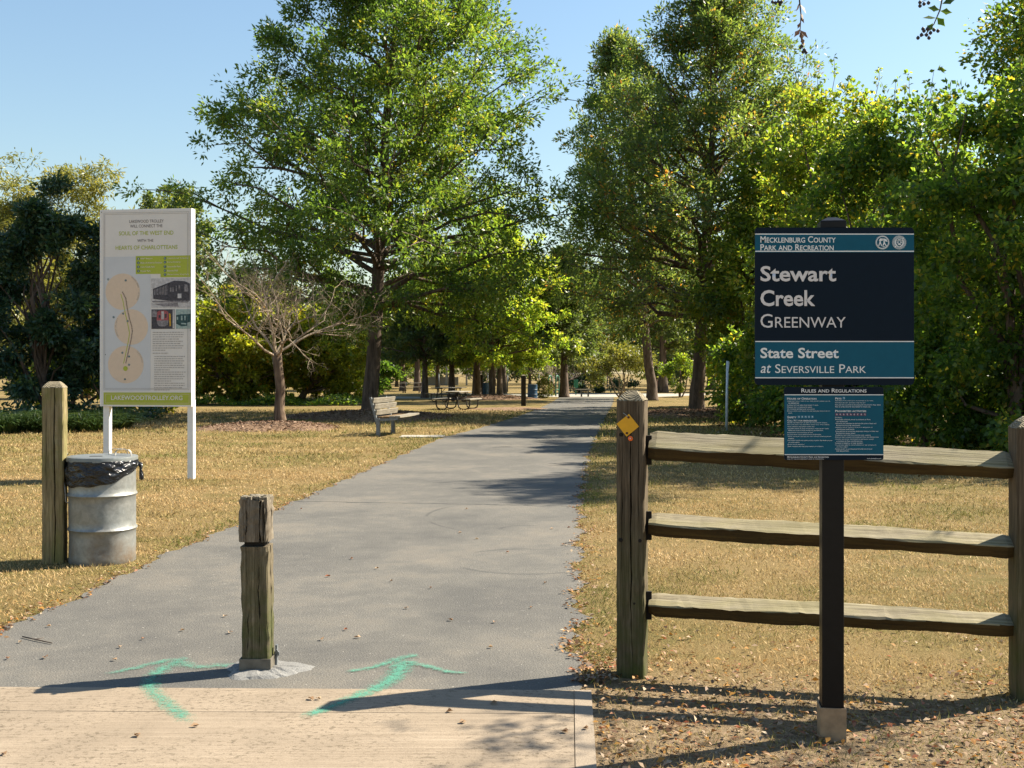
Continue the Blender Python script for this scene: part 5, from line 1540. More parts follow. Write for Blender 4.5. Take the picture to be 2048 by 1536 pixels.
# map: three peach circles, route and track
for k, (px, py, q) in enumerate(((244.5, 583, 36.5), (262.5, 654, 35.5), (251, 729, 37.5))):
    disc(bd, "map_circle", tx(px), tz(py), 0, q / TS, a1 - 0.0006 - 0.0003 * k, 0.0002, M['peach'], 64)
def stroke(pts, w, yf, mat, nm):
    polys = []
    for (p, q) in zip(pts[:-1], pts[1:]):
        dx_, dy_ = q[0] - p[0], q[1] - p[1]
        L = math.hypot(dx_, dy_); nx, ny = -dy_ / L * w / 2, dx_ / L * w / 2
        polys.append([(tx(a), tz(b)) for a, b in ((p[0] + nx, p[1] + ny), (q[0] + nx, q[1] + ny), (q[0] - nx, q[1] - ny), (p[0] - nx, p[1] - ny))])
    return flat(bd, nm, polys, yf, mat)
stroke([(240.7, 588), (245, 601), (249, 622), (256, 651), (259, 666), (257, 680), (250, 712), (246.5, 727)], 1.5, a2, LM, "route_line")
tr_pts = [(243.5, 583), (251, 596), (254, 615), (259, 638), (263.5, 652), (265, 662), (263, 676), (256, 706), (251, 727)]
stroke(tr_pts, 1.0, a2, BR, "track_line")
tk = []
for (p, q) in zip(tr_pts[:-1], tr_pts[1:]):
    L = math.hypot(q[0] - p[0], q[1] - p[1]); m = int(L / 2.6)
    for k in range(m):
        u = (k + 0.5) / m
        c0 = (p[0] + (q[0] - p[0]) * u, p[1] + (q[1] - p[1]) * u)
        nx, ny = -(q[1] - p[1]) / L, (q[0] - p[0]) / L
        tk.append(((c0[0] - nx * 1.6, c0[1] - ny * 1.6), (c0[0] + nx * 1.6, c0[1] + ny * 1.6)))
polys = []
for p, q in tk:
    polys.append([(tx(p[0]), tz(p[1] - 0.4)), (tx(q[0]), tz(q[1] - 0.4)), (tx(q[0]), tz(q[1] + 0.4)), (tx(p[0]), tz(p[1] + 0.4))])
flat(bd, "track_ties", polys, a2 - 0.0003, BR)
for (px, py, n_) in ((214, 558, "1"), (251, 560.5, "2"), (245.5, 627, "3"), (225.5, 634, "4"), (255, 642, "5"), (244, 705.5, "6"), (258, 713, "7"), (258, 729.5, "8"), (249.5, 758.5, "9")):
    dot(px, py, 2.1, n_)
disc(bd, "stop_marker", tx(250.5), tz(737), 0, 4.8 / TS, a3, e * 0.3, LM, 28)
def arc_text(s_, cx, cy, rad, a_start, a_step, size):
    for k, ch_ in enumerate(s_):
        if ch_ == ' ': continue
        a = R(a_start + a_step * k)
        me = text_mesh(ch_)
        co = np.empty(len(me.vertices) * 3, dtype=np.float32); me.vertices.foreach_get("co", co); co = co.reshape(-1, 3)
        w = co[:, 0].max() - co[:, 0].min()
        u = (co[:, 0] - co[:, 0].min() - w / 2) * size * 1.3; v_ = co[:, 1] * size * 1.3
        tdir = -1 if a_step > 0 else 1
        tan = (-math.sin(a) * (1 if a_step > 0 else -1), math.cos(a) * (1 if a_step > 0 else -1))
        nor = (-tan[1], tan[0])
        X = cx + rad * math.cos(a) + u * tan[0] + v_ * nor[0]
        Y = cy - rad * math.sin(a) - (u * tan[1] + v_ * nor[1])
        out = np.stack([[tx(p) for p in X], np.full(len(X), a2), [tz(p) for p in Y]], 1).astype(np.float32)
        me.vertices.foreach_set("co", out.ravel()); me.materials.clear(); me.update()
        link("lettering", me, GRY, bd)
arc_text("THIRD WARD / UPTOWN", 244.5, 583, 33, 56, -4.6, 3.4)
arc_text("WESLEY HEIGHTS", 262.5, 654, 31.5, 212, -4.8, 3.2)
arc_text("SEVERSVILLE", 251, 729, 34, 48, -4.0, 3.2)
# three printed photographs of old trolley cars
def pbox(nm, x0, x1, y0, y1, yf, mat):
    return plate(bd, nm, tx(x0), tx(x1), tz(y1), tz(y0), yf, e * 0.3, mat)
def ppoly(nm, polys, yf, mat):
    return flat(bd, nm, [[(tx(a), tz(b)) for a, b in p] for p in polys], yf, mat)
pbox("printed_photo", 304.5, 386.5, 557, 616, a1 - 0.0004, M['mono_light'])
ppoly("printed_trolley_side", [[(308, 578), (341, 566), (341, 602), (309, 598)]], a2, M['mono_dark'])
ppoly("printed_trolley_front", [[(341, 566), (352, 562), (374, 563), (385.5, 568), (385.5, 602), (341, 602)]], a2, M['mono_dark'])
ppoly("printed_windows", [[(311 + 3.2 * k, 580 - 1.15 * k), (312.6 + 3.2 * k, 579.4 - 1.15 * k), (312.6 + 3.2 * k, 590), (311 + 3.2 * k, 590)] for k in range(9)] + [[(344, 576), (347, 575), (347, 584), (344, 584)], [(349, 575), (352, 575), (352, 584), (349, 584)], [(356, 572), (358, 572), (358, 583), (356, 583)], [(362, 571), (365, 571), (365, 580), (362, 580)], [(374, 569), (382, 571), (382, 584), (374, 584)]], a3, M['mono_mid'])
ppoly("printed_lamp", [[(360, 588), (368, 588), (368, 597), (360, 597)]], a3, M['mono_light'])
ppoly("printed_ground", [[(306, 602), (385, 602), (380, 606), (308, 605)], [(310, 608), (360, 606), (362, 614), (330, 613)]], a2, M['mono_mid'])
pbox("printed_photo", 305, 353.5, 619, 658, a1 - 0.0004, M['mono_dark'])
pbox("printed_wall", 306, 317, 621, 634, a2, M['mono_mid'])
ppoly("printed_trolley", [[(317, 624), (322, 621.5), (335, 621.5), (340, 624), (341, 642), (316, 642)]], a2, M['photo_red'])
ppoly("printed_trolley_skirt", [[(316.5, 641), (341, 641), (339, 650), (333, 653), (324, 653), (318, 650)]], a2 - 0.0004, M['mono_mid'])
ppoly("printed_windows", [[(320, 630), (324, 630), (324, 636), (320, 636)], [(333, 628), (337, 628), (337, 636), (333, 636)]], a3, M['mono_dark'])
ppoly("printed_windows", [[(326, 623), (331.5, 623), (331.5, 639), (326, 639)]], a3, M['mono_light'])
ppoly("printed_pillar", [[(341.5, 627), (345.5, 628), (346, 652), (343, 653)]], a2, M['photo_yellow'])
pbox("printed_doorway", 349.5, 353, 619.5, 657, a2, M['mono_light'])
pbox("printed_photo", 356, 387, 619, 658, a1 - 0.0004, M['photo_pale_teal'])
ppoly("printed_trolley", [[(356.5, 631), (366, 629), (379, 629), (380, 652), (368, 653), (357, 648)], [(379.5, 629), (387, 628), (387, 644), (380, 646)]], a2, M['photo_teal'])
ppoly("printed_windows", [[(367, 632), (370, 632), (370, 641), (367, 641)], [(374, 632), (376.5, 632), (376.5, 641), (374, 641)], [(358, 634), (361, 634), (361, 640), (358, 640)], [(367, 646), (378, 647), (378, 649.5), (367, 648.5)]], a3, M['photo_pale_teal'])
# paragraphs: too small to read in the photo, so rows of word-length dashes
rr = np.random.default_rng(333)
def para(rows, x0):
    for (py, xe) in rows:
        polys = []; x = x0
        while x < xe - 1:
            w = min(rr.uniform(2.0, 7.0), xe - x)
            h = rr.uniform(0.75, 1.05)
            polys.append([(tx(x), tz(py + h)), (tx(x + w), tz(py + h)), (tx(x + w), tz(py - h)), (tx(x), tz(py - h))])
            x += w + 1.0
        flat(bd, "text_row", polys, a1 - 0.0003, M['grey_print'] if False else M['para'])
M['para'] = plain('faded_small_print', (0.40, 0.36, 0.34), 0.6)
para([(665 + 4.45 * k, xe) for k, xe in enumerate((372, 372.5, 371.5, 364, 371.5, 365, 372, 369, 334))], 307.5)
para([(706.5, 340)], 307.5)
para([(713 + 4.45 * k, xe) for k, xe in enumerate((375, 371, 374, 370, 374, 375.5, 343, 377, 372, 374.5, 371, 346, 375, 374, 370, 343))], 311)
for px, py in ((199.5, 423), (386.3, 661), (208, 709)):
    disc(bd, "screw", tx(px), tz(py), 0, 0.9 / TS, a2, 0.001, M['grey_pole'], 12)

# ------------------------------------------------------------------ bench by the path
bn = empty("park_bench", (-3.2, 17.2 * YS, 0), 0, "weathered wooden park bench on two grey posts beside the path, left lawn", "bench")
ang = math.atan2(0.33, 1.83)
bn.rotation_euler = (0, 0, -ang)
for yy in (-0.95, 0.32):
    m_ = MB(); m_.box((0.12, yy, 0.21), (0.09, 0.09, 0.46), None, 0.004); m_.build("leg", M['bench_metal'], bn)
    m_ = MB(); m_.box((0.0, yy, 0.645), (0.055, 0.07, 0.62), Matrix.Rotation(R(-15), 4, 'Y'), 0.004); m_.build("back_support", M['bench_metal'], bn)
    m_ = MB(); m_.box((0.33, yy, 0.405), (0.56, 0.06, 0.055), Matrix.Rotation(R(-4), 4, 'Y'), 0.004); m_.build("seat_bracket", M['bench_metal'], bn)
for k, z in enumerate((0.575, 0.72, 0.865)):
    m_ = MB(); m_.box((0, 0, 0), (1.86, 0.04, 0.128), None, 0.005)
    o = m_.build("back_slat", M['bench_wood'], bn)
    o.rotation_euler = Matrix(((0, 1, 0), (1, 0, 0), (0, 0, -1))).to_euler() if False else (R(15), 0, R(90))
    o.location = (0.085 - 0.26 * (z - 0.5), -0.05, z)
for k, x_ in enumerate((0.16, 0.31, 0.46, 0.60)):
    mb = MB()
    vs, fs = [], []
    n = 11
    for i in range(n):
        q = i / (n - 1); yy = -0.95 + 1.80 * q
        up = 0.05 * (q - 0.35) ** 2 * (1 if k >= 2 else 0.2) + 0.01 * k * 0.5
        for (a, b) in ((-0.065, 0), (0.065, 0), (0.065, 0.04), (-0.065, 0.04)):
            vs.append((x_ + a, yy, 0.435 + b + up))
    for i in range(n - 1):
        for q_ in range(4):
            q2 = (q_ + 1) % 4
            fs.append((i * 4 + q_, (i + 1) * 4 + q_, (i + 1) * 4 + q2, i * 4 + q2))
    fs += [(3, 2, 1, 0), tuple((n - 1) * 4 + q_ for q_ in range(4))]
    mb.add(vs, fs)
    mb.build("seat_slat", M['bench_dark'] if k < 2 else M['bench_wood'], bn)

# ------------------------------------------------------------------ picnic tables
def picnic(label, x, y, rz):
    rt = empty("picnic_table", (x, y, 0), rz, label, "picnic table", "picnic tables in the grove")
    for k in range(5):
        m_ = MB(); m_.box((0, -0.30 + 0.15 * k, 0.745), (1.82, 0.14, 0.04), None, 0.004); m_.build("top_plank", M['table_wood'], rt)
    for s in (-1, 1):
        for k in range(2):
            m_ = MB(); m_.box((0, s * (0.62 + 0.145 * k), 0.44), (1.82, 0.135, 0.04), None, 0.004); m_.build("seat_plank", M['table_wood'], rt)
    for x_ in (-0.62, 0.62):
        for s in (-1, 1):
            m_ = MB()
            pts = [(x_, s * 0.16, 0.72), (x_, s * 0.20, 0.35), (x_, s * 0.26, 0.10), (x_, s * 0.36, 0.03), (x_, s * 0.56, 0.025), (x_, s * 0.68, 0.08), (x_, s * 0.73, 0.22), (x_, s * 0.73, 0.42)]
            m_.tube(pts, 0.028, 8); m_.build("pipe_leg", M['table_metal'], rt, True)
        m_ = MB(); m_.tube([(x_, -0.74, 0.405), (x_, 0.74, 0.405)], 0.022, 8); m_.tube([(x_, -0.3, 0.71), (x_, 0.3, 0.71)], 0.022, 8); m_.build("cross_pipe", M['table_metal'], rt, True)
        m_ = MB(); m_.tube([(x_, 0, 0.40), (x_ * 0.35, 0, 0.71)], 0.016, 6); m_.build("brace", M['table_metal'], rt, True)
    return rt
x, y = gp(914, 819)
pt = picnic("wooden picnic table with curved brown pipe legs, nearest in the left grove", x, y + 0.2, R(76))
p2_ = copy_tree(pt); p2_.location = (-3.35, 36.2 * YS, 0); p2_.rotation_euler = (0, 0, R(40)); tag(p2_, "second picnic table directly behind the nearest one", "picnic table")
p3_ = copy_tree(pt); p3_.location = (-7.6, 52.0 * YS, 0); p3_.rotation_euler = (0, 0, R(15)); tag(p3_, "distant picnic table left of the slim oak trunk", "picnic table")

# ------------------------------------------------------------------ small things at the end of the path
def arch(label, x, y, w, h, rz):
    rt = empty("fitness_arch", (x, y * YS, 0), rz, label, "play frame", "green arches at the path end")
    m_ = MB()
    pts = [(-w / 2, 0, 0)] + [(-w / 2 * math.cos(a), 0, h - w / 2 + w / 2 * math.sin(a)) for a in np.linspace(0, math.pi, 11)] + [(w / 2, 0, 0)]
    m_.tube(pts, 0.045, 8); m_.build("hoop", M['green_metal'], rt, True)
    m_ = MB(); m_.tube([(-w / 2, 0, 0.45), (w / 2, 0, 0.45)], 0.03, 6); m_.build("crossbar", M['green_metal'], rt, True)
arch("green metal arch, left one of the pair beyond the blue drum", 2.45, 43.9, 0.55, 1.35, 1.1)
arch("green metal arch, right one close to the dark oak trunk", 2.95, 44.4, 0.5, 1.35, 1.1)
rt = empty("green_bin", (4.35, 46.5 * YS, 0), 0, "small green dog-waste bin on a post beyond the path end", "bin")
m_ = MB(); m_.box((0, 0, 0.3), (0.06, 0.06, 0.6)); m_.build("post", M['green_metal'], rt)
m_ = MB(); m_.box((0, -0.02, 0.78), (0.28, 0.22, 0.55), None, 0.02); m_.build("box", M['green_metal'], rt)
rt = empty("small_bench", (4.65, 43.6 * YS, 0), R(8), "small flat bench without back at the end of the path", "bench")
m_ = MB(); m_.box((0, 0, 0.46), (1.15, 0.36, 0.06), None, 0.005); m_.build("seat", M['table_wood'], rt)
for x_ in (-0.22, 0.22):
    m_ = MB(); m_.box((x_, 0, 0.22), (0.07, 0.2, 0.44)); m_.build("leg", M['grey_pole'], rt)
# pale pole by the thicket
x, y = gp(1453, 861)
rt = empty("pale_pole", (x, y, 0), 0, "thin pale blue-grey marker pole standing at the thicket edge", "pole")
m_ = MB(); m_.tube([(0, 0, -0.05), (0.01, 0, 0.9), (0.03, 0, 1.86)], 0.036, 8); m_.build("tube", M['pale_pole'], rt, True)
m_ = MB(); m_.box((0.045, -0.02, 1.70), (0.03, 0.025, 0.26), Matrix.Rotation(R(6), 4, 'Y')); m_.build("bracket", M['pale_pole'], rt)
# slim poles and fence on the far lawn
for i, (px, py, top, lb) in enumerate(((877.5, 785, 748, "slim dark pole on the far lawn left of the forked oak"), (1015, 784, 750, "slim dark pole on the far lawn right of the double trunk"), (906, 782, 764, "short pale pole behind the picnic table"))):
    x, y = gp(px, py)
    rt = empty("slim_pole", (x, y, 0), 0, lb, "pole", "poles on the far lawn")
    h = (py - top) * y / FPX
    m_ = MB(); m_.tube([(0, 0, 0), (0, 0, h)], 0.05, 8); m_.build("shaft", M['grey_pole'] if i < 2 else M['pale_pole'], rt, True)
    m_ = MB(); m_.lathe([(0.06, 0), (0.06, 0.04), (0.01, 0.07)], 10); m_.build("cap", M['grey_pole'], rt).location = (0, 0, h)
ff = empty("wire_fence", (0, 62.0 * YS, 0), 0, "low dark-posted wire fence across the far lawn beyond the trees", "fence")
for k in range(9):
    m_ = MB(); m_.tube([(-2.2 + 1.55 * k, 0, 0), (-2.2 + 1.55 * k, 0, 1.5)], 0.045, 6); m_.build("fence_post", M['grey_pole'], ff, True)
for z in (0.1, 0.8, 1.45):
    m_ = MB(); m_.tube([(-2.2, 0, z), (10.2, 0, z)], 0.018, 5); m_.build("wire", M['grey_pole'], ff, True)
# far shelter and parked van beyond the lawn
sh = empty("park_shelter", (-9.0, 82.0 * YS, 0), 0, "low dark-roofed park shelter far beyond the picnic table", "shelter")
m_ = MB(); m_.prism([(-4.2, 2.5), (4.2, 2.5), (3.2, 3.3), (-3.2, 3.3)], -1.6, 1.6); m_.build("roof", M['roof'], sh)
for x_ in (-3.6, -1.2, 1.2, 3.6):
    m_ = MB(); m_.box((x_, -1.3, 1.25), (0.22, 0.22, 2.5)); m_.build("column", M['white_wall'], sh)
m_ = MB(); m_.box((0, 1.4, 0.5), (5.0, 0.15, 1.0)); m_.build("wall", M['white_wall'], sh)
# orange netting by the right trees
on = empty("orange_fence", (9.0, 44.6 * YS, 0), R(-12), "scrap of orange safety netting between stakes right of the near fence post", "fence")
for x_ in (0, 0.45):
    m_ = MB(); m_.tube([(x_, 0, 0), (x_ + 0.02, 0, 1.1)], 0.025, 6); m_.build("stake", M['rust'], on, True)
m_ = MB()
for k in range(8): m_.box((0.225, 0.0, 0.12 + 0.12 * k), (0.45, 0.01, 0.05))
for k in range(3): m_.box((0.09 + 0.135 * k, 0.012, 0.55), (0.035, 0.008, 0.95))
m_.build("netting", M['orange_net'], on)

# ------------------------------------------------------------------ spray-painted arrows
def ribbon(polylines, name, label):
    V_, F_, C_ = [], [], []
    for li, (pts, w0, w1, st) in enumerate(polylines):
        w0, w1 = w0 * 1.25, w1 * 1.4; st *= 0.66 if 'left' in label else 0.74
        g_ = [gp(*p) for p in pts]
        cs = np.array(g_)
        t_ = np.linspace(0, len(cs) - 1, 28)
        xs = np.interp(t_, range(len(cs)), cs[:, 0]); ys = np.interp(t_, range(len(cs)), cs[:, 1])
        for _ in range(3):
            xs[1:-1] = (xs[:-2] + 2 * xs[1:-1] + xs[2:]) / 4; ys[1:-1] = (ys[:-2] + 2 * ys[1:-1] + ys[2:]) / 4
        b = len(V_)
        for i in range(28):
            i0, i1 = max(0, i - 1), min(27, i + 1)
            tx_, ty_ = xs[i1] - xs[i0], ys[i1] - ys[i0]
            L = math.hypot(tx_, ty_) + 1e-9
            nx, ny = -ty_ / L, tx_ / L
            w = w0 + (w1 - w0) * i / 27
            endf = min(1.0, i / 2.5, (27 - i) / 2.5)
            for k, (o_, c_) in enumerate(((-1.0, 0.0), (-0.55, 0.5), (0, 1.0), (0.55, 0.5), (1.0, 0.0))):
                V_.append((xs[i] + nx * w * o_, ys[i] + ny * w * o_, 0.0112 + 0.0008 * li))
                C_.append(c_ * endf * st)
        for i in range(27):
            for k in range(4):
                a = b + i * 5 + k
                F_.append((a, a + 1, a + 6, a + 5))
    me = bpy.data.meshes.new(name)
    me.from_pydata(V_, [], F_)
    at_ = me.attributes.new("cov", 'FLOAT', 'POINT')
    at_.data.foreach_set("value", np.array(C_, dtype=np.float32))
    o = link(name, me, M['spray'])
    return tag(o, label, "painted arrow")
ribbon([([(385, 1456), (345, 1420), (300, 1385), (300, 1362), (330, 1338), (372, 1322)], 0.055, 0.06, 0.95), ([(385, 1320), (330, 1326), (270, 1340), (205, 1354)], 0.055, 0.03, 0.85), ([(350, 1322), (385, 1338), (440, 1336), (500, 1332)], 0.065, 0.05, 0.8)], "painted_arrow", "green spray-painted arrow bending left of the bollard")
ribbon([([(597, 1443), (655, 1420), (720, 1395), (775, 1370), (800, 1345), (812, 1318)], 0.045, 0.075, 1.0), ([(840, 1313), (800, 1320), (745, 1340), (685, 1348)], 0.055, 0.03, 0.85), ([(800, 1325), (850, 1335), (895, 1348), (940, 1351)], 0.04, 0.025, 0.85)], "painted_arrow", "green spray-painted arrow right of the bollard")

# ------------------------------------------------------------------ overhanging crape myrtle at the upper right
cm = empty("crape_myrtle", (4.1, 3.0 * YS, 0), 0, "overhanging tree with sprigs of leaves and seed pods dipping in at the top right", "tree")
r = np.random.default_rng(401)
tb = MB()
for (ax, ay, az_) in ((0.1, 0.2, 3.6), (-0.2, -0.1, 3.5), (0.3, -0.2, 3.7)):
    tb.tube(curve_pts((ax * 0.4, ay * 0.4, -0.05), (ax, ay, az_), r, 6, 0, 0.05), [0.05, 0.042, 0.036, 0.03, 0.022, 0.01], 8)
tb.build("stems", M['bark_pale'], cm, True)
bb = MB()
def wp(px, py, d): return at(px, py, d * YS) - Vector((4.1, 3.0 * YS, 0))
hub = Vector((-0.2, -0.1, 3.3))
bb.tube(curve_pts(hub, wp(1890, -60, 2.4), r, 6, 0.03, 0.03), [0.016, 0.013, 0.01, 0.008, 0.006, 0.004], 6)
s1 = [wp(1890, -60, 2.4), wp(1886, -10, 2.4), wp(1880, 20, 2.4), wp(1868, 48, 2.4), wp(1852, 68, 2.4), wp(1840, 74, 2.4)]
bb.tube(s1, [0.004, 0.003, 0.0026, 0.002, 0.0015, 0.001], 5)
bb.tube(curve_pts(wp(1890, -60, 2.4), wp(1604, -70, 2.35), r, 5, 0.04, 0.03), [0.007, 0.006, 0.005, 0.004, 0.003], 6)
s2 = [wp(1604, -70, 2.35), wp(1598, -10, 2.35), wp(1602, 30, 2.35), wp(1600, 65, 2.35), wp(1606, 100, 2.35)]
bb.tube(s2, [0.004, 0.003, 0.0022, 0.0016, 0.001], 5)
s3 = [wp(1604, -70, 2.35), wp(1570, -40, 2.35), wp(1556, 4, 2.35)]
bb.tube(s3, [0.003, 0.002, 0.001], 5)
s4 = [wp(1886, -10, 2.4), wp(1865, -6, 2.4), wp(1842, 4, 2.4)]
bb.tube(s4, [0.002, 0.0015, 0.001], 5)
bb.build("branches", M['bark'], cm, True)
def pods(ps, rad, name):
    for p in ps:
        mb = MB(); mb.lathe([(0.0008, -rad), (rad * 0.7, -rad * 0.6), (rad, 0), (rad * 0.75, rad * 0.6), (rad * 0.2, rad * 1.1), (0.0005, rad * 1.35)], 8, cap=False)
        mb.build(name, M['pod'], cm, True).location = p
pods([wp(px, py, 2.4) for px, py in ((1836, 76), (1843, 70), (1848, 62), (1853, 70), (1858, 76), (1861, 66), (1846, 58), (1855, 58), (1868, 60), (1876, 62), (1840, 12), (1848, 8), (1840, 5), (1857, 6))], 0.0068, "seed_pod")
pods([wp(px, py, 2.35) for px, py in ((1545, 4), (1551, 6), (1557, 3), (1560, 9), (1563, 4), (1604, 92), (1609, 100), (1612, 105), (1606, 104), (1601, 95))], 0.0062, "seed_pod")
def sprig(pts, mat, name, Ls, seed, wfac):
    rr = np.random.default_rng(seed)
    n = len(pts)
    P = np.array([p[:] for p, _ in pts]); D = np.array([d for _, d in pts], dtype=float)
    N = np.tile(np.array([0.1, -0.9, 0.35]), (n, 1)) + rr.normal(0, 0.3, (n, 3))
    # rounded leaves: two overlapping kites per leaf
    P2 = np.concatenate([P, P + unit(D) * np.array(Ls)[:, None] * 0.12])
    D2 = np.concatenate([D, D]); N2 = np.concatenate([N, N + 0.05])
    L2 = np.concatenate([Ls, np.array(Ls) * 0.76]); W2 = np.concatenate([np.array(Ls) * wfac * 0.8, np.array(Ls) * wfac])
    leaf_cloud(name, P2, D2, N2, L2, W2, rr.normal(0.5, 0.2, 2 * n), mat, cm, 0.1)
sprig([(wp(1880, 20, 2.4), (-0.8, 0, 0.15)), (wp(1884, 4, 2.4), (-0.7, 0, 0.5)), (wp(1884, 8, 2.4), (0.8, 0, 0.25)), (wp(1880, 22, 2.4), (0.75, 0, -0.1)), (wp(1873, 36, 2.4), (-0.85, 0, 0.0)), (wp(1873, 34, 2.4), (0.55, 0, -0.6)), (wp(1866, 46, 2.4), (-0.4, 0, -0.6))], M['leaf_oak'], "leaves", [0.045, 0.05, 0.048, 0.044, 0.05, 0.046, 0.04], 5, 0.62)
sprig([(wp(1599, 5, 2.35), (-0.3, 0, -0.8)), (wp(1600, 8, 2.35), (0.5, 0, -0.8)), (wp(1600, 22, 2.35), (0.3, 0, -0.9)), (wp(1601, 34, 2.35), (0.4, 0, -0.7)), (wp(1600, 45, 2.35), (-0.3, 0, -0.8)), (wp(1600, 58, 2.35), (-0.5, 0, -0.7)), (wp(1600, 60, 2.35), (0.6, 0, -0.6)), (wp(1602, 62, 2.35), (0.1, 0, -1)), (wp(1603, 74, 2.35), (0.2, 0, -0.8))], M['leaf_dead'], "dry_leaves", [0.034, 0.04, 0.036, 0.026, 0.024, 0.036, 0.04, 0.036, 0.03], 6, 0.5)
C = lumpy(r, [(0.0, 0.70, 3.75, 0.95, 1.1, 0.55), (0.7, 0.8, 4.0, 0.9, 1.1, 0.5), (1.2, 0.5, 3.2, 0.8, 1.0, 0.5)], 170)
P, D, N, L, W, T = clump_leaves(r, C, 10, 0.13, 0.06, 0.035, tone_mu=0.5)
leaf_cloud("crown", P, D, N, L, W, T, M['leaf_oak'], cm)

# ------------------------------------------------------------------ grass, litter, single leaves (small details last)
def in_clear(X, Y, m=0.0):
    """True where grass may grow"""
    on_path = (X > edge_l(Y) + wig(Y, 1.0) - m) & (X < edge_r(Y) + wig(Y, 4.0) * 1.4 + m) & (Y > 3.2 * YS) & (Y < 43 * YS)
    on_apron = (Y < 3.36 * YS) & (X < apron_r(Y) + m)
    ok = ~(on_path | on_apron)
    for (cx, cy, rx, ry, h) in MOUNDS:
        ok &= ((X - cx) / rx) ** 2 + ((Y - cy) / ry) ** 2 > 0.92
    ok &= ~((np.abs(X + 2.42) < 0.78) & (np.abs(Y - 16.42 * YS) < 0.34))
    ok &= (X - dx) ** 2 + (Y - dy) ** 2 > 0.27 ** 2
    return ok

def blades(r, x0, x1, y0, y1, dens, Lm, Wm, soilcut=True, flop=0.75):
    n = int((x1 - x0) * (y1 - y0) * dens)
    X = r.uniform(x0, x1, n); Y = r.uniform(y0, y1, n) * YS
    k = in_clear(X, Y, 0.015) & (np.abs(X) < 0.80 * Y / YS + 0.6)
    g = fbm(X, Y, 2.0)
    tuft = fbm(X * 3.1, Y * 3.1, 5.0)
    keep = r.random(n) < np.clip(0.70 + 0.55 * tuft + 0.25 * fbm(X * 0.9, Y * 0.9, 8.0), 0.12, 1.0)
    if soilcut:
        line = Y / YS + 0.13 * X + 0.35 * fbm(X * 2, Y * 2, 7.0)
        bare = (line < 3.62) & (X > 0)
        keep &= ~(bare & (r.random(n) > 0.42 + 0.45 * (fbm(X * 2.4, Y * 2.4, 1.0) > 0.1)))
        dP = np.sqrt((X - 0.617) ** 2 + (Y - FY) ** 2)
        keep &= dP > 0.16
    k &= keep
    X, Y, g = X[k], Y[k], g[k]
    n = len(X)
    ed = np.minimum(np.abs(X - edge_l(Y)), np.abs(X - edge_r(Y)))
    gr = np.clip(0.14 + 0.62 * g + 0.62 * np.exp(-(ed / 0.26) ** 2) * (fbm(X * 1.5, Y * 1.5, 9.0) > -0.2) + r.normal(0, 0.2, n), 0, 1)
    gr = np.clip(gr + 0.25 * ((X > 0.5) & (Y > 8.5 * YS)) + 0.2 * (Y > 12 * YS), 0, 1)
    a = r.uniform(0, 2 * math.pi, n)
    el = np.clip(r.normal(flop, 0.35, n), 0.08, 1.5)
    D = np.stack([np.cos(a) * np.cos(el), np.sin(a) * np.cos(el), np.sin(el)], 1)
    N = r.normal(0, 0.5, (n, 3)) + np.array([0, -0.2, 0.8])
    L = Lm * r.uniform(0.5, 1.4, n) * (1 + 0.3 * (gr > 0.6)); W = Wm * r.uniform(0.7, 1.3, n)
    P = np.stack([X, Y, np.full(n, -0.002)], 1)
    return P, D, N, L, W, r.normal(0.55, 0.25, n) + 0.16 * fbm(X * 1.6, Y * 1.6, 12.0), gr
r = np.random.default_rng(501)
zones = [(0.2, 5.5, 2.5, 5.2, 5600, 0.031, 0.0042, True), (-8.0, -1.8, 3.6, 6.5, 4200, 0.033, 0.0048, False),
         (0.4, 8.0, 5.2, 9.0, 2300, 0.038, 0.0066, False), (-10.5, -1.4, 6.5, 11.0, 1800, 0.040, 0.0075, False),
         (0.8, 10.5, 9.0, 15.0, 800, 0.048, 0.011, False), (-14, -1.0, 11.0, 17.0, 640, 0.052, 0.013, False),
         (-20, 0.8, 17.0, 28.0, 130, 0.085, 0.024, False), (1.8, 9.0, 15.0, 28.0, 140, 0.085, 0.024, False)]
parts = [blades(r, *z[:8]) for z in zones]
parts = [np.concatenate([p[i] for p in parts]) for i in range(7)]
gb = leaf_cloud("lawn_grass", parts[0], parts[1], parts[2], parts[3], parts[4], parts[5], M['grass'], None, 0.25, {"green": parts[6]})
tag(gb, "short dry straw-coloured grass with green patches on both sides of the path", "grass", kind="stuff")

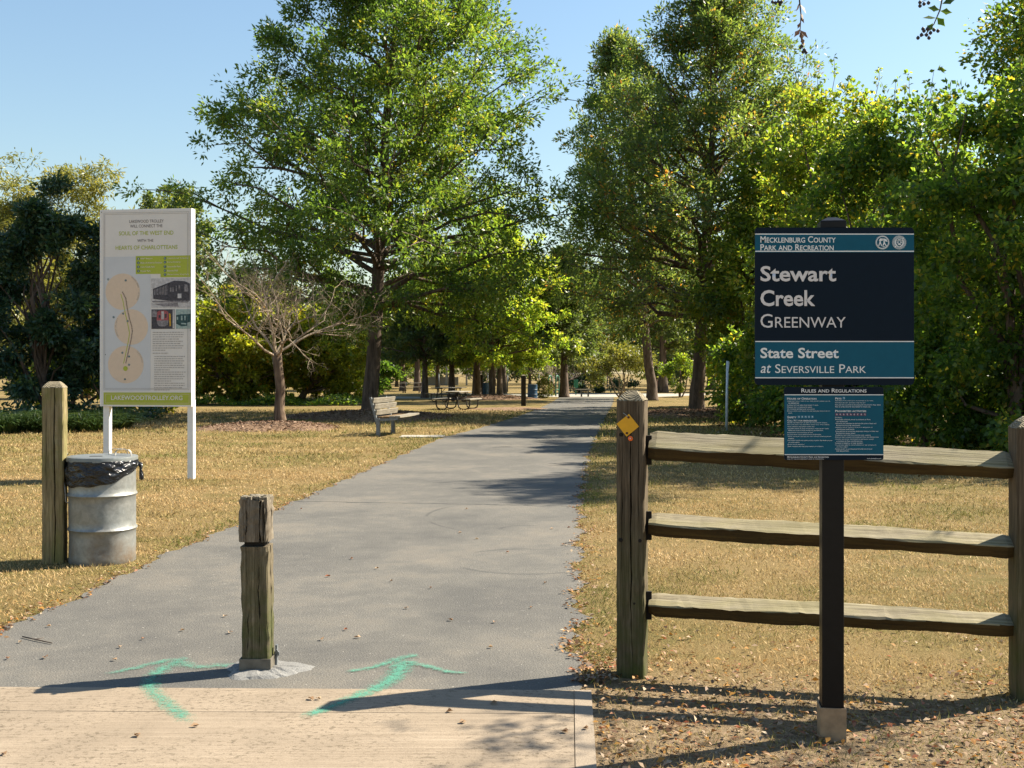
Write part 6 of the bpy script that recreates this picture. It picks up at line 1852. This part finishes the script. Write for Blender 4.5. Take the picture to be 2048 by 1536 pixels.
def litter(P, r, size, mu=0.5):
    n = len(P)
    a = r.uniform(0, 2 * math.pi, n)
    D = np.stack([np.cos(a), np.sin(a), r.normal(0.1, 0.25, n)], 1)
    N = r.normal(0, 0.33, (n, 3)) + np.array([0, 0, 1])
    L = size * r.uniform(0.55, 1.35, n)
    return D, N, L, L * r.uniform(0.4, 0.62, n), r.uniform(0, 1, n) * 0.6 + r.normal(mu - 0.3, 0.22, n)
PL = []
n = 5600
X = r.uniform(0.3, 2.9, n); Y = r.uniform(2.4, 4.3, n) * YS
dens = np.clip(1.15 - 0.85 * (Y / YS - 2.9 + 0.13 * X) + 0.4 * fbm(X * 2, Y * 2, 3.0), 0.03, 1)
k = in_clear(X, Y, 0.02) & (r.random(n) < dens)
PL.append(np.stack([X[k], Y[k], r.uniform(0.004, 0.022, k.sum())], 1))
for side, n in ((-1, 1900), (1, 1900)):
    Y = (3.4 + 10.0 * r.random(n) ** 1.7) * YS
    off = np.abs(r.normal(0, 0.11, n)) - 0.05
    X = np.where(side < 0, edge_l(Y) + wig(Y, 1.0) - off, edge_r(Y) + wig(Y, 4.0) * 1.4 + off)
    k = (r.random(n) < np.clip(0.65 + 0.6 * fbm(X * 1.3, Y * 1.3, 4.0 + side), 0.12, 1)) & ((Y > 3.4 * YS) | (X < -3))
    PL.append(np.stack([X[k], Y[k], r.uniform(0.008, 0.022, k.sum())], 1))
n = 700
X = r.uniform(-9, 7, n); Y = r.uniform(4, 14, n) * YS
k = in_clear(X, Y, 0.0)
PL.append(np.stack([X[k], Y[k], r.uniform(0.015, 0.03, k.sum())], 1))
P = np.concatenate(PL)
D, N, L, W, T = litter(P, r, 0.031, 0.7)
tag(leaf_cloud("leaf_litter", P, D, N, L, W, T, M['leaf_dead'], None, 0.3), "dry brown fallen leaves strewn along the path edges and under the fence", "fallen leaves", kind="stuff")
# wood chips on the mounds and fallen leaves below the thicket
PL = []
for (cx, cy, rx, ry, h) in MOUNDS[:4]:
    n = int(560 * rx * ry)
    a = r.uniform(0, 2 * math.pi, n); q = np.sqrt(r.random(n))
    PL.append(np.stack([cx + rx * q * np.cos(a), cy + ry * q * np.sin(a), h * (1 - q * q) + r.uniform(0.0, 0.03, n)], 1))
P = np.concatenate(PL)
D, N, L, W, T = litter(P, r, 0.10, 0.5)
tag(leaf_cloud("mulch_chips", P, D, N, L, W * 0.6, T, M['mulch'], None, 0.2), "loose brown mulch chips heaped on the tree mounds", "mulch", kind="stuff")
n = 2600
X = r.uniform(4.2, 9.0, n); Y = r.uniform(10.0, 30.0, n) * YS
k = X > 5.2 + 0.9 * fbm(X, Y * 0.5, 6.0)
P = np.stack([X[k], Y[k], r.uniform(0.01, 0.04, k.sum())], 1)
D, N, L, W, T = litter(P, r, 0.10, 0.5)
tag(leaf_cloud("shade_litter", P, D, N, L, W, T, M['leaf_dead'], None, 0.3), "brown leaf litter on the shaded ground at the thicket edge", "fallen leaves", kind="stuff")

# single leaves lying on the paving
proto = None
SPOTS = [(37, 1290), (88, 1318), (14, 1323), (283, 1283), (238, 1300), (359, 1266), (459, 1268), (452, 1236), (660, 1156), (814, 1219), (904, 1245), (990, 1247), (1060, 1220), (640, 1282), (687, 1264), (975, 1299), (956, 1081), (916, 1068), (756, 1140), (780, 1166), (1012, 1107), (720, 1279), (860, 1180), (600, 1020), (1100, 1060), (232, 1325), (100, 1257), (1088, 1170), (930, 1020), (700, 1120)]
SPOTS2 = [(396, 1457), (268, 1476), (891, 1430), (917, 1452), (980, 1411), (1122, 1468), (626, 1405), (640, 1404), (8, 1517), (1165, 1462)]
for i, (px, py) in enumerate(SPOTS + SPOTS2):
    rr = np.random.default_rng(600 + i)
    P = np.array([[0, 0, 0.0], [0.006, 0.003, 0.002]])
    a = rr.uniform(0, 6.28)
    D = np.array([[math.cos(a), math.sin(a), 0.04], [math.cos(a + 0.3), math.sin(a + 0.3), 0.10]])
    N = rr.normal(0, 0.3, (2, 3)) + np.array([0, 0, 1])
    o = leaf_cloud("fallen_leaf", P, D, N, np.array([0.042, 0.032]) * rr.uniform(0.6, 1.1), np.array([0.024, 0.02]), np.clip(rr.normal(0.6, 0.18, 2), 0.2, 0.9), M['leaf_dead'], None, 0.35)
    x, y = gp(px, py)
    o.location = (x, y, 0.0135)
    if i < len(SPOTS): tag(o, "single dry brown leaf lying loose on the grey asphalt path", "leaf", "loose leaves on the asphalt")
    else: tag(o, "single dry leaf lying loose on the pale concrete apron", "leaf", "loose leaves on the concrete")
tw = MB()
a = Vector((*gp(45, 1278), 0.014)); b = Vector((*gp(70, 1284), 0.016)); c = Vector((*gp(104, 1291), 0.014))
tw.tube([a, b, c], [0.004, 0.0045, 0.003], 6); tw.tube([b, Vector((*gp(88, 1281), 0.016))], [0.003, 0.001], 5)
tag(tw.build("fallen_twig", M['bark'], None, True), "thin dark forked twig lying on the asphalt at far left", "twig")
